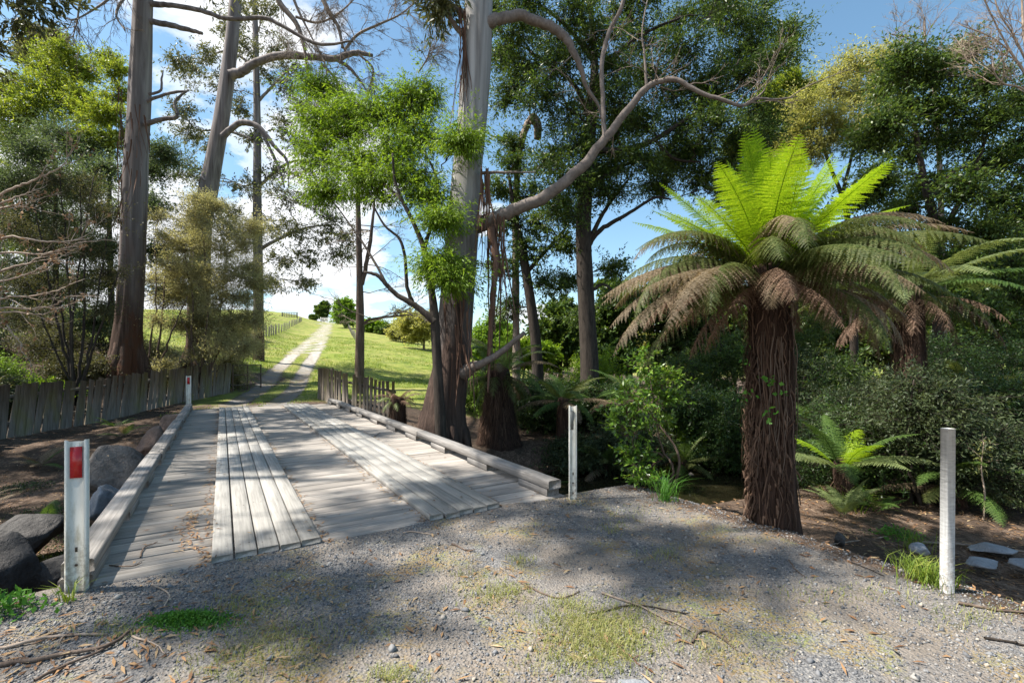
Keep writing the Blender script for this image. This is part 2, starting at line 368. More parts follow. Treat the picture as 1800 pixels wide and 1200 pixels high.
# ================================================================== terrain
TY = np.array([-60, 14, 20.7, 32, 40, 57, 75, 96, 125, 150, 172, 200, 300, 600.])
TX = np.array([20, -8.2, -10.4, -14.8, -17.6, -23.8, -30.5, -38.2, -49, -58.9, -66, -78, -120, -240.])
TZ = np.array([0, 0, 0, .6, 2.0, 3.7, 5.4, 7.6, 10.6, 13.3, 13.9, 13.4, 10, 4.])
def softp(x, k=1.0): return np.log1p(np.exp(np.clip(x/k, -30, 30)))*k
def smooth_interp(y, T):
    return (np.interp(y-2.5, TY, T)+np.interp(y, TY, T)*2+np.interp(y+2.5, TY, T))/4
def terr(x, y, fine=True):
    x = np.asarray(x, float); y = np.asarray(y, float)
    s, w = SW(x, y)
    sc = 2.9-.17*softp(w-4.5, 1.2)+.10*softp(-w-1, 1)
    sc = sc-.35*sst(-.25, -.9, w)
    q = s-sc
    near = sst(-2.76, -1.6, q)
    far = np.where(q < 4, sst(1.3, 4.2, q)*.55, .55+.45*sst(4, 10+.5*np.clip(w-4, 0, 8), q))
    z = -(1.62-.52*sst(.6, -.4, w))*near*(1-far)
    z = z-.42*sst(4.75, 6.0, w)*(1-near)*sst(2, -1, s-4)          # lower flat beside the road
    z = z-.30*sst(-.9, -2.4, w)*(1-near)                          # falls away beside the near approach
    z = z-.42*np.exp(-(((x+11.3)/3.2)**2+((y-12.3)/4.5)**2))
    z = z-.28*sst(-.2, -.9, w)*sst(.5, 3, s)*sst(11, 8, s)*sst(-5.5, -4, w)
    z = z-.25*sst(5, 8, w)*sst(6, 12, s)                          # forest floor beyond the creek
    # bank behind the left fence
    z = z+.24*softp(-12.5-x, .5)*sst(7, 10, y)*sst(40, 24, y)*np.where(x < -20, np.clip(20/(-x+1e-6), 0, 1), 1)
    d = x-smooth_interp(y, TX); hz = smooth_interp(y, TZ)
    k = sst(19, 36, y)
    kl = sst(26, 50, y)
    z = z+hz*sst(14, 22, y)*0+hz
    z = z+k*(-.13*np.clip(softp(d-3, 1.5), 0, 60)*(1-.4*sst(80, 200, y)))+kl*.42*9*np.tanh(softp(-d-3.6, 1.2)/9)
    z = np.maximum(z, -2.3)
    if fine:
        road = (np.abs(d) < 1.7) | ((s < 1) & (w > -1) & (w < 5))
        z = z+np.where(road, .012, .05)*fbm(x*1.3, y*1.3, 0, 3)+np.where(y > 25, .15, 0)*fbm(x*.25, y*.25, 3, 2)
        z = z-.05*np.exp(-((np.abs(d)-.8)/.35)**2)*sst(13, 16, y)*sst(60, 30, y)
        under = (s > .12) & (s < 12.4) & (w > -.5) & (w < 4.4)
        z = np.where(under, np.minimum(z, -.14), z)
    return z
def axis(segs):
    a = []
    for lo, hi, st in segs: a.append(np.arange(lo, hi, st))
    return np.concatenate(a+[[segs[-1][1]]])
gx = axis([(-400, -120, 20), (-120, -50, 5), (-50, -18, .8), (-18, -6, .2), (-6, 6, .075), (6, 12, .2), (12, 40, 1.2), (40, 120, 6), (120, 400, 28)])
gy = axis([(-40, -4, 3), (-4, 1.2, .4), (1.2, 8, .075), (8, 22, .17), (22, 60, .7), (60, 160, 2.5), (160, 260, 6), (260, 900, 40)])
XX, YY = np.meshgrid(gx, gy)
ZZ = terr(XX, YY)
gm = MB(); idx = np.arange(XX.size).reshape(XX.shape)
gm.add(np.stack([XX, YY, ZZ], -1).reshape(-1, 3), q=np.stack([idx[:-1, :-1], idx[:-1, 1:], idx[1:, 1:], idx[1:, :-1]], -1).reshape(-1, 4))
S_, W_ = SW(XX, YY); D_ = XX-smooth_interp(YY, TX)
far_road = sst(2.0, 1.35, np.abs(D_))*sst(13.2, 14.5, YY)
wheels = np.exp(-((np.abs(D_)-.8)/.42)**2)
a_gravel = np.clip(sst(.6, .1, S_)*sst(5.0, 4.3, W_)*sst(-1.3, -.2, W_)+far_road*np.clip(wheels*1.3+sst(17.5, 14.5, YY), 0, 1), 0, 1)
forest_l = sst(-11.0, -13, XX)*sst(30, 24, YY)
a_grass = np.clip(sst(15, 18.5, YY)*(1-forest_l)*sst(2.5, -.5, XX)+sst(24, 34, YY)*sst(3, -1, XX)+sst(60, 80, YY), 0, 1)*(1-a_gravel)
a_pale = sst(27, 36, YY)*far_road
gmat, nt = newmat('ground_cover'); n = N(nt); pos = n.pos()
vor = n('ShaderNodeTexVoronoi'); vor.inputs['Scale'].default_value = 62; n.link(pos, vor.inputs['Vector'])
vor2 = n('ShaderNodeTexVoronoi'); vor2.inputs['Scale'].default_value = 150; n.link(pos, vor2.inputs['Vector'])
sepc = n('ShaderNodeSeparateColor'); n.link(vor.outputs['Color'], sepc.inputs[0])
sepd = n('ShaderNodeSeparateColor'); n.link(vor2.outputs['Color'], sepd.inputs[0])
stones = n.ramp(n.math('ADD', n.math('MULTIPLY', sepc.outputs[0], .6), n.math('MULTIPLY', sepd.outputs[0], .4)), [(.1, (.085, .085, .088)), (.5, (.165, .163, .162)), (.85, (.24, .232, .222)), (1, (.33, .28, .23))])
dust = n.mix(n.ramp(n.noise(pos, 1.6, 6, .6), [(.38, 0.0), (.58, .8)]), stones, (.215, .18, .145))
mossm = n.ramp(n.noise(pos, 1.15, 7, .68, .4), [(.50, 0.0), (.58, .85)])
mossy = n.ramp(n.noise(pos, 5, 5, .6), [(.35, (.25, .14, .045)), (.5, (.28, .20, .06)), (.65, (.20, .24, .06))])
fine = n.ramp(n.noise(pos, 55, 3, .6), [(.42, 0.0), (.55, 1.0)])
gravel = n.mix(n.math('MULTIPLY', n.math('MULTIPLY', mossm, fine), .85), dust, mossy)
gravel = n.mix(n.attr('pale'), gravel, n.ramp(n.noise(pos, 3, 5, .6), [(.35, (.28, .25, .21)), (.65, (.50, .46, .40))]))
lit = n.ramp(n.noise(n.mapping(pos, (14, 9, 9)), 1.0, 7, .7, 1.2), [(.3, (.035, .024, .017)), (.48, (.10, .068, .048)), (.6, (.19, .135, .098)), (.75, (.30, .225, .17))])
lit = n.mix(n.ramp(n.noise(pos, .8, 4, .6), [(.45, .65), (.6, 0.0)]), lit, (.045, .033, .024))
gr = n.ramp(n.noise(n.mapping(pos, (5, 5, 5)), 1.0, 6, .7), [(.3, (.085, .13, .016)), (.5, (.17, .22, .03)), (.68, (.28, .30, .055))])
gr = n.mix(n.ramp(n.noise(pos, .22, 7, .7), [(.40, 0.0), (.62, .75)]), gr, (.32, .28, .10))
gr = n.mix(n.ramp(n.noise(pos, 1.1, 5, .65), [(.5, 0.0), (.62, .6)]), gr, (.06, .105, .018))
wob = n.math('MULTIPLY_ADD', n.noise(pos, 3.5, 6, .7), 1.3, -.65)
def soft(att):
    a = n.math('ADD', n.attr(att), n.math('MULTIPLY', wob, n.math('MULTIPLY', n.math('MULTIPLY', n.attr(att), n.math('SUBTRACT', 1.0, n.attr(att))), 4.0)))
    return n.ramp(a, [(.35, 0.0), (.65, 1.0)])
c = n.mix(soft('grass'), lit, gr); c = n.mix(soft('gravel'), c, gravel)
hh = n.math('ADD', n.math('MULTIPLY', vor.outputs['Distance'], .7), n.math('MULTIPLY', n.noise(n.mapping(pos, (14, 9, 9)), 1.0, 7, .7), .5))
n.out(c, .92, n.bump(hh, .75, .022), .15)
ground = kind(gm.build('ground', gmat, smooth=True), 'structure')
for nm, arr in (('gravel', a_gravel), ('grass', a_grass), ('pale', a_pale)):
    at = ground.data.attributes.new(nm, 'FLOAT', 'POINT'); at.data.foreach_set('value', arr.astype(np.float32).ravel())
# water: a wavy sheet along the creek bed
wm, nt = newmat('creek_water'); n = N(nt)
p_ = n.out((.018, .016, .008), .03, n.bump(n.noise(n.pos(), 5, 3, .5), .05, .05), .5); p_.inputs['IOR'].default_value = 1.33
wb = MB(); ww = np.linspace(-30, 40, 71); k2 = []
for w_ in ww:
    sc_ = 2.9-.17*softp(w_-4.5, 1.2)+.10*softp(-w_-1, 1)
    for e in (-2.6, 3.2): x_, y_ = XY(sc_+e, w_); k2.append((x_, y_, -1.22))
ii = np.arange(70)*2; wb.add(k2, q=np.stack([ii, ii+2, ii+3, ii+1], -1)); kind(wb.build('creek_water', wm), 'structure')
A3 = np.array([BA[0], BA[1], 0]); T3 = np.array([TA[0], TA[1], 0]); Z3 = np.array([0, 0, 1.])
def B3(s, w, z): x, y = XY(s, w); return np.array([x, y, z])
# ================================================================== bridge
LEN = 12.55; WD = 3.69
br = thing('timber_bridge', 'weathered timber plank bridge with two raised running strips and low kerbs over the creek', 'bridge', B3(6.3, 1.85, 0))
rng = RNG(1); mb = MB(); s = 0.0
while s < LEN:
    wd = rng.uniform(.17, .25); e0 = -.24+rng.uniform(-.03, .03); e1 = WD+.24+rng.uniform(-.03, .03)
    tl = rng.normal(0, .003); yaw = rng.normal(0, .0012)
    ax = np.array([nrm(T3+Z3*tl/3+A3*yaw), nrm(A3-T3*yaw), Z3])
    mb.bbox(B3(s+wd/2, (e0+e1)/2, -.04+rng.normal(0, .003)), ax, (e1-e0, wd-rng.uniform(.005, .016), .08), .006); s += wd
mb.build('deck', M['deck'], br)
for w0 in (.63, 2.33):
    mb = MB(); nb = 5; bw = .152
    for i in range(nb):
        cuts = np.array([rng.uniform(-.02, .03), [5.9, 6.0, 7.6, 5.2, 6.9][i]+rng.normal(0, .3), LEN-.1])
        for a, b in zip(cuts[:-1], cuts[1:]):
            if b-a < .3: continue
            ax = np.array([A3, T3, nrm(Z3+T3*rng.normal(0, .006))])
            mb.bbox(B3((a+b)/2, w0+bw*(i+.5)+(.006 if i == 0 else .004)-.004*(i == 0), .0245+rng.normal(0, .0015)), ax, (b-a-.006, bw-(.016 if i == 0 else .010), .045), .005)
    rs = mb.build('running_strip', M['strip'], br)
    mb = MB()
    for i in range(nb):
        for sb in np.arange(.18, LEN, 1.15):
            for k_ in (.3, .7):
                c_ = B3(sb+rng.normal(0, .03), w0+bw*(i+k_), .0465); a_ = np.arange(6)*np.pi/3
                mb.add(np.vstack([c_+np.array([0, 0, .002]), c_+np.column_stack([np.cos(a_), np.sin(a_), 0*a_])*.007]), t=[[0, j+1, (j+1) % 6+1] for j in range(6)])
    mb.build('nail', M['bolt'], rs)
for side, wc in ((0, -.10), (1, WD+.10)):
    cuts = [0.02, 4.1, 8.3, LEN-.05]
    for a, b in zip(cuts[:-1], cuts[1:]):
        mb = MB(); yw = rng.normal(0, .0025)
        mb.bbox(B3((a+b)/2, wc, .134), np.array([nrm(A3+T3*yw), T3, Z3]), (b-a-.01, .165, .095), .012)
        mb.build('kerb_rail', M['kerb'], br)
    for sb in ([.32, 1.75, 3.1, 4.4, 5.7, 7.0, 8.3, 9.6, 10.9, 12.2]):
        mb = MB(); mb.bbox(B3(sb+rng.uniform(-.06, .06), wc, .043), np.array([A3, T3, Z3]), (.58, .16, .084), .008)
        mb.build('kerb_block', M['kerb'], br)
for wc in (.45, 1.85, 3.25):
    mb = MB(); p_, r_ = spline([B3(-.1, wc, -.3), B3(6, wc, -.31), B3(12.7, wc, -.3)], [.19, .2, .18], 20); tubes(mb, p_, r_, 14, .06, (2, 1), wc)
    mb.build('girder', M['kerb'], br, smooth=True)
for sc_, wa, wb_, zc in ((-.16, -.92, 4.30, -.16), (12.72, -.6, 4.3, -.2)):
    mb = MB(); mb.bbox(B3(sc_, (wa+wb_)/2, zc), np.array([T3, A3, Z3]), (wb_-wa, .24, .16), .015)
    mb.build('abutment_beam', M['kerb'], br)
mb = MB(); mb.bbox(B3(.42, 1.85, -.95), np.array([T3, A3, Z3]), (4.6, .10, 1.35), .01); mb.build('abutment_wall', M['kerb'], br)
# ================================================================== marker posts
def guide_post(base, top, wid, nvec, ref, label, refw, zr, off=0.0, holes=True):
    nv = nrm(np.array([nvec[0], nvec[1], 0.])); rt = np.array([-nv[1], nv[0], 0.])
    t = thing('guide_post', label, 'guide post', base, 'guide posts at the bridge ends')
    h = wid/2; pr = np.array([(-h, -.03), (-h*.97, -.003), (-h*.74, 0), (-h*.62, -.011), (h*.62, -.011), (h*.74, 0), (h*.97, -.003), (h, -.03)])
    th = .004; inner = pr+np.array([0, -th])
    loop = np.vstack([pr, inner[::-1]]); nl = len(loop); mb = MB(); vv = []
    for z in (-.25, top):
        for j, (a, d) in enumerate(loop):
            zz = z-(.010 if z == top and abs(a) < h*.65 else 0)
            vv.append(np.asarray(base)*[1, 1, 0]+rt*a+nv*d+Z3*(zz+(base[2] if z < 0 else 0)))
    q = [[i, (i+1) % nl, nl+(i+1) % nl, nl+i] for i in range(nl)]
    q += [[nl+i, nl+i+1, nl+nl-2-i, nl+nl-1-i] for i in range(7)]
    mb.add(vv, q=q); mb.build('post', M['white'], t)
    mb = MB(); mb.box(np.asarray(base)*[1, 1, 0]+rt*off+nv*(-.0075)+Z3*(top-zr-.1), np.array([rt, nv, Z3]), (refw, .005, .20)); mb.build('reflector', M[ref], t)
    if holes:
        for z in (.17, .06):
            mb = MB(); a_ = np.arange(8)*np.pi/4; c_ = np.asarray(base)+nv*(-.008)+Z3*(z)
            vv = [c_+nv*.004]+[c_+rt*np.cos(b)*.009+Z3*np.sin(b)*.009 for b in a_]; mb.add(vv, t=[[0, j+1, (j+1) % 8+1] for j in range(8)])
            mb.build('bolt', M['bolt'], t)
        mb = MB(); c_ = np.asarray(base)+Z3*.27+nv*(-.0085); mb.box(c_, np.array([rt, nv, Z3]), (.012, .003, .03)); mb.build('slot', M['bolt'], t)
    return t
guide_post(G(133, 1040, 0), .977, .118, (.42, -.9), 'red', 'white channel guide post with a red reflector beside the near kerb and boulders', .060, .045)
guide_post(B3(-.14, 3.90, 0), 1.0, .085, (.1, -1), 'greyref', 'white guide post with a grey reflector at the creek end of the near kerb', .034, .06, -.012)
guide_post(B3(12.85, -.14, 0), .99, .13, (.42, -.9), 'red', 'small white guide post with red reflector at the far bridge end by the long fence', .06, .05, 0, False)
guide_post(B3(12.6, 3.98, 0), .96, .11, (.3, -.95), 'greyref', 'small pale guide post at the far bridge end against the short picket fence', .05, .06, 0, False)
t = thing('marker_post', 'plain square white timber post standing alone on the gravel edge', 'post', (2.81, 3.04, 0))
mb = MB(); c_ = math.cos(.18); s_ = math.sin(.18)
mb.bbox((2.81, 3.04, .40), np.array([[0.006, 0, 1.], [c_, s_, 0], [-s_, c_, 0]]), (1.30, .062, .05), .004); mb.build('post', M['whitewood'], t)
# ================================================================== fences
def picket_fence(pts, label, pw, gap, h, lean, seed, group=None, posts=True, hj=.05):
    rng = RNG(seed); pts = [np.array(p, float) for p in pts]
    t = thing('picket_fence', label, 'fence', (*pts[0], float(terr(*pts[0]))), group)
    mb = MB(); mr = MB(); post = []
    for a, b in zip(pts[:-1], pts[1:]):
        L = np.linalg.norm(b-a); d = (b-a)/L; d3 = np.array([d[0], d[1], 0]); n3 = np.array([-d[1], d[0], 0]); k = 0.0
        while k < L-.03:
            p = a+d*k; zb = float(terr(p[0], p[1], False)); hh = h+rng.normal(0, hj); wv = pw*rng.uniform(.82, 1.1)
            up = nrm(Z3+d3*(lean+rng.normal(0, .03))+n3*rng.normal(0, .02))
            ax = np.array([up, nrm(d3-up*(d3@up)), n3])
            c = np.array([p[0], p[1], zb-.12])+up*(hh+.12)/2+n3*rng.normal(0, .006)
            s0 = len(mb.v); mb.bbox(c, ax, (hh+.12, wv, .022), .004)
            v = mb.v[-1]; topv = v[8:]; topv += up*(rng.uniform(-.03, .03)*((topv-c)@ax[1]/wv)[:, None])   # slanted worn tops
            k += wv+gap*rng.uniform(.2, 1.9)
        for zf in (.32, .92):
            ks = np.linspace(0, L, max(2, int(L/1.2)))
            pp = np.array([[*(a+d*q), float(terr(*(a+d*q), False))+zf*h/1.2] for q in ks])+n3*.045
            for p0, p1 in zip(pp[:-1], pp[1:]): mr.box((p0+p1)/2, np.array([nrm(p1-p0), n3, Z3]), (np.linalg.norm(p1-p0)+.01, .04, .08))
        for q in np.arange(.1, L+.2, 2.4): post.append(np.array([*(a+d*min(q, L)), 0])+n3*.115)
    mb.build('paling_panel', M['paling'], t); mr.build('rail', M['paling'], t)
    for p in post:
        z = float(terr(p[0], p[1], False)); m2 = MB(); m2.bbox((p[0], p[1], z+h*.42), np.array([Z3, [1, 0, 0], [0, 1, 0]]), (h*1.05, .1, .1), .008); m2.build('post', M['paling'], t)
picket_fence([(-12.0, 7.5), (-12.0, 11.5), (-11.95, 15), (-12.05, 20.1)], 'long mossy grey paling fence leaning along the boulder bank under the gum trunks', .165, .012, 1.27, .13, 11, hj=.028)
picket_fence([(-7.3, 17.7), (-5.66, 15.2)], 'short sunlit pale picket fence beside the track at the far bridge end', .12, .022, 1.17, 0, 12, hj=.02)
picket_fence([(-5.55, 15.12), (-3.55, 14.25)], 'short shaded picket fence with open gaps in front of the thin grey trunk', .105, .055, 1.13, 0, 13, hj=.03)
t = thing('pipe_gate', 'low rusty pipe frame standing at the end of the long paling fence', 'gate', (-12.1, 20.6, float(terr(-12.1, 20.6))))
g0 = np.array([-12.15, 20.5]); g1 = np.array([-12.05, 22.6]); z0 = float(terr(*g0)); mb = MB()
for p in (g0, (g0+g1)/2, g1): mb = MB(); tubes(mb, [[*p, z0-.2], [*p, z0+.6], [*p, z0+1.15]], [.03]*3, 8); mb.build('upright', M['bark_mid'], t)
mb = MB()
for hz in (.25, .7, 1.12): tubes(mb, [[*g0, z0+hz], [*((g0+g1)/2), z0+hz], [*g1, z0+hz]], [.022]*3, 8)
mb.build('rail', M['bark_mid'], t)
def wire_fence(pts, label, wires=4, h=1.15, seed=3):
    rng = RNG(seed); pts = np.array(pts, float); t = thing('wire_fence', label, 'fence', (*pts[0], float(terr(*pts[0]))), 'wire fences on the hill')
    z = terr(pts[:, 0], pts[:, 1]); hs = h*rng.uniform(.9, 1.15, len(pts))
    for p, zz, hh in zip(pts, z, hs):
        mb = MB(); l = rng.normal(0, .04, 2); tubes(mb, [[p[0], p[1], zz-.3], [p[0]+l[0]*.5, p[1]+l[1]*.5, zz+hh/2], [p[0]+l[0], p[1]+l[1], zz+hh]], [.075, .07, .065], 7, .2, (2, 3), p[0]); mb.build('post', M['greypost'], t)
    mb = MB()
    for f in np.linspace(.25, .95, wires): tubes(mb, np.column_stack([pts, z+h*f*.95]), [.008]*len(pts), 3)
    mb.build('wire', M['wire'], t)
yy = np.concatenate([np.arange(33, 60, 2.2), np.arange(60, 118, 3.6)])
wire_fence(np.column_stack([smooth_interp(yy, TX)-4.6-.02*(yy-33), yy]), 'grey wire fence climbing the hill on the uphill side of the gravel track', seed=4)
yy = np.arange(64, 150, 5.0)
wire_fence(np.column_stack([smooth_interp(yy, TX)+5.2, yy]), 'grey wire fence on the downhill side of the track near the crest', seed=5)
def farm_gate(c, dirv, wd, h, mat, label, bars):
    d = nrm(np.array([*dirv, 0.])); z = float(terr(*c)); t = thing('farm_gate', label, 'gate', (*c, z)); c3 = np.array([*c, z])
    mb = MB()
    for e in (-.5, .5): mb.box(c3+d*wd*e+Z3*h*.5, np.array([d, np.cross(Z3, d), Z3]), (.16, .16, h*1.25))
    mb.build('gate_post', mat, t); mb = MB()
    for f in np.linspace(.15, 1, bars): mb.box(c3+Z3*h*f, np.array([d, np.cross(Z3, d), Z3]), (wd-.2, .04, .11))
    for e in np.linspace(-.44, .44, 9): mb.box(c3+d*wd*e+Z3*h*.55+np.cross(Z3, d)*.05, np.array([d, np.cross(Z3, d), Z3]), (.16, .03, h*.9))
    mb.build('gate_panel', mat, t)
farm_gate((float(smooth_interp(152., TX)), 152), (1, .1), 4.2, 1.5, M['gatepaint'], 'pale boarded gate across the track on the hill crest', 4)
farm_gate((float(smooth_interp(118., TX))-9.3, 118), (1, .2), 3.6, 1.3, M['greypost'], 'dark wooden gate frame at the top end of the hill fence', 3)
# ================================================================== boulders
def boulder(name, c, size, mat, label, seed, cat='boulder', sub=4, amp=.22, rotz=0.0, flat=.5, group=None):
    if cat == 'boulder': c = np.asarray(c)-[0, 0, .13]; size = (size[0]*1.08, size[1]*1.08, size[2]+.30)
    bm = bmesh.new(); bmesh.ops.create_icosphere(bm, subdivisions=sub, radius=1)
    v = np.array([x.co[:] for x in bm.verts]); f = np.array([[l.index for l in x.verts] for x in bm.faces]); bm.free()
    rng = RNG(seed)
    for _ in range(16 if cat == 'boulder' else 12):                                              # knock flat facets off
        d = nrm(rng.normal(size=3)); h = rng.uniform(.45, .85); e = v@d-h; v = v-np.where(e > 0, e*.94, 0)[:, None]*d
    v = v*(1+amp*1.3*fbm(v[:, 0]*1.6+seed, v[:, 1]*1.3, v[:, 2]*1.3, 4)+.05*fbm(v[:, 0]*6, v[:, 1]*6+seed, v[:, 2]*6, 4))[:, None]
    v = v*np.asarray(size)/2*(.95 if cat == 'boulder' else 1.1); ca, sa = math.cos(rotz), math.sin(rotz)
    v = np.column_stack([v[:, 0]*ca-v[:, 1]*sa, v[:, 0]*sa+v[:, 1]*ca, v[:, 2]])
    mb = MB(); mb.add(v+np.asarray(c), t=f); o = mb.build(name, mat, smooth=True, origin=c); tag(o, label, cat, group); return o
gb = 'boulders beside the bridge'
boulder('boulder', P(192, 826, 8.5), (1.25, 1.1, .95), M['rock_grey'], 'largest smooth grey boulder just behind the near red reflector post', 21, amp=.12, group=gb)
boulder('boulder', P(268, 772, 9.8), (.78, .8, .66), M['rock_brown'], 'brown angular boulder wedged against the kerb below the fence', 22, group=gb)
boulder('boulder', P(303, 742, 11.2), (.55, .6, .42), M['rock_brown'], 'smallest tan boulder highest up against the kerb', 23, group=gb)
boulder('boulder', P(40, 918, 6.3), (.95, .8, .62), M['rock_dark'], 'dark mossy boulder in the shaded creek bed at the picture edge', 24, group=gb)
boulder('boulder', P(22, 1000, 5.0), (.85, .8, .68), M['rock_dark'], 'round dark boulder below the other creek boulders by the beam end', 25, group=gb)
boulder('boulder', P(190, 872, 7.4), (.5, .5, .4), M['rock_slate'], 'small blue grey rock beneath the largest boulder', 26, group=gb)
boulder('boulder', P(188, 915, 6.6), (.62, .5, .42), M['rock_dark'], 'flat dark rock in the gap below the blue grey rock', 27, group=gb)
boulder('boulder', P(95, 985, 5.2), (.5, .6, .35), M['rock_dark'], 'dark flat rock between the guide post and the round dark boulder', 28, group=gb)
gs = 'slate slabs on the litter'
boulder('slab', (4.62, 4.55, -.33), (.46, .3, .09), M['rock_slate'], 'longest pale slate slab lying behind the plain white post', 31, 'rock', 3, rotz=-.1, group=gs)
boulder('slab', (4.55, 4.05, -.30), (.42, .3, .10), M['rock_slate'], 'triangular slate slab tilted in front of the longest slab', 32, 'rock', 3, rotz=-.35, group=gs)
boulder('slab', (4.22, 4.22, -.33), (.30, .2, .06), M['rock_slate'], 'thin flat slate piece between the two bigger slabs and the post', 33, 'rock', 3, rotz=-.2, group=gs)
boulder('slab', (3.55, 4.1, -.16), (.17, .14, .10), M['rock_slate'], 'small blocky slate on the slope just before the white post', 34, 'rock', 3, group=gs)
boulder('slab', (3.02, 4.35, -.16), (.13, .12, .15), M['rock_dark'], 'small upright dark stone on the gravel slope', 35, 'rock', 3, group=gs)
for i, (u, v, Y, d_) in enumerate([(1215, 842, 11.0, .5), (1240, 836, 11.6, .4), (1190, 838, 11.6, .45), (1275, 840, 11.2, .4), (1165, 845, 10.4, .35), (1440, 838, 11.5, .5), (1400, 845, 10.8, .45)]):
    p = P(u, v, Y); boulder('creek_stone', p, (d_, d_, d_*.55), M['rock_dark' if i % 2 else 'rock_grey'], 'rounded stone at the far waterline of the dark creek', 40+i, 'stone', 3, group='stones along the creek waterline')
boulder('flat_stone', (.55, 2.17, .0), (.24, .12, .035), M['rock_slate'], 'flat grey stone set in the gravel at the bottom picture edge', 52, 'stone', 3, rotz=.2)
# ================================================================== fallen sticks
def stick(pix, r, label, mat='bark_mid', z=0.0, seed=0, cat='stick', name='fallen_stick', group='sticks fallen on the gravel'):
    pts = []
    for (u, v) in pix:
        q = G(u, v, z)
        for _ in range(3): q = G(u, v, max(float(terr(q[0], q[1])), -.5) if z == 0 else z)
        pts.append([q[0], q[1], q[2]+r*.8])
    nq = max(10, len(pts)*6); p_, r_ = spline(pts, np.linspace(r, r*.55, len(pts)), nq); rng = RNG(seed)
    p_ = p_+np.column_stack([fbm(np.linspace(0, 4, nq), seed), fbm(np.linspace(0, 4, nq), seed+5.), np.abs(fbm(np.linspace(0, 3, nq), seed+9.))])*np.array([r, r, r])*1.4
    mb = MB(); tubes(mb, p_, r_, 7, .25, (2, 30), seed); i = nq*2//3
    e = p_[i]+(p_[-1]-p_[i])*.5+np.array([rng.normal(0, .06), rng.normal(0, .06), .01]); tubes(mb, [p_[i], (p_[i]+e)/2+[0, 0, .01], e], [r*.45, r*.35, r*.2], 5)
    o = mb.build(name, M[mat], smooth=True, origin=p_[0]); tag(o, label, cat, group); return o
ST = [([(-40, 1178), (40, 1165), (110, 1155), (187, 1140), (233, 1110)], .013, 'thick grey stick at the corner of the gravel below the weed clump', 'bark_mid'),
 ([(60, 1200), (110, 1175), (170, 1150), (215, 1122)], .009, 'thin branch lying along the thick grey stick', 'bark_mid'),
 ([(-30, 1148), (60, 1130), (110, 1120), (190, 1116)], .010, 'long pale stick on bark litter above the thick grey stick', 'bark_deadpale'),
 ([(267, 1028), (297, 1047), (290, 1067)], .006, 'hooked pale twig on gravel just off the plank ends', 'bark_deadpale'),
 ([(233, 1120), (267, 1133), (290, 1150)], .006, 'short pale twig below the green weed clump', 'bark_deadpale'),
 ([(1057, 1043), (1117, 1063), (1160, 1085), (1215, 1110)], .008, 'long straight grey twig on the mossy gravel patch', 'bark_dead'),
 ([(915, 1025), (967, 1048), (990, 1052), (1020, 1040)], .006, 'bent brown twig on gravel beyond the grass patch', 'bark_mid'),
 ([(795, 957), (817, 967), (836, 968)], .007, 'short brown stick lying near the running strip end', 'bark_mid'),
 ([(708, 937), (730, 936), (768, 941)], .006, 'small pale twig between the two running strip ends', 'bark_deadpale'),
 ([(1070, 1123), (1100, 1150), (1127, 1173)], .006, 'reddish bark sliver lying across the low grass patch', 'bark_strip'),
 ([(1037, 1082), (1100, 1067), (1150, 1068), (1210, 1082)], .006, 'thin dark twig crossing the long straight grey twig', 'bark_dark'),
 ([(1215, 1130), (1230, 1113), (1247, 1110), (1277, 1130), (1297, 1145)], .006, 'arched brown twig on grey gravel in mid road', 'bark_mid'),
 ([(1387, 985), (1398, 1000), (1415, 1015)], .005, 'short twig on the sunlit gravel rise before the fern trunk', 'bark_mid'),
 ([(1683, 1063), (1750, 1073), (1830, 1082)], .010, 'thick bark stick below the slate slabs', 'bark_mid'),
 ([(1490, 987), (1520, 998), (1552, 1013)], .005, 'faint dark twig on the gravel slope short of the white post', 'bark_dark'),
 ([(1730, 1123), (1770, 1130), (1830, 1142)], .008, 'dark curved bark piece at the gravel corner', 'bark_dark'),
 ([(1620, 955), (1680, 958), (1760, 966), (1830, 975)], .012, 'long straight pale stick on the litter behind the white post', 'bark_dead'),
 ([(1560, 945), (1500, 952), (1440, 960)], .008, 'thin stick lying along the gravel edge below the small ferns', 'bark_dead'),
 ([(1650, 880), (1690, 876), (1725, 870)], .022, 'fallen grey branch on shaded litter under the dark shrubs', 'bark_dead')]
for i, (px, r, lb, mt) in enumerate(ST): stick(px, r, lb, mt, 0.0, 60+i)
stick([(247, 980), (250, 968), (257, 961), (277, 953)], .006, 'forked twig lying on the deck boards beside the kerb', 'bark_mid', .004, 90, group='twigs on the deck')
stick([(193, 995), (227, 997), (250, 990)], .006, 'curved twig lying on the deck boards near the plank ends', 'bark_mid', .004, 91, group='twigs on the deck')
stick([(640, 778), (655, 770), (668, 760)], .008, 'small cluster twig on the deck by the creek side kerb', 'bark_dark', .004, 92, group='twigs on the deck')
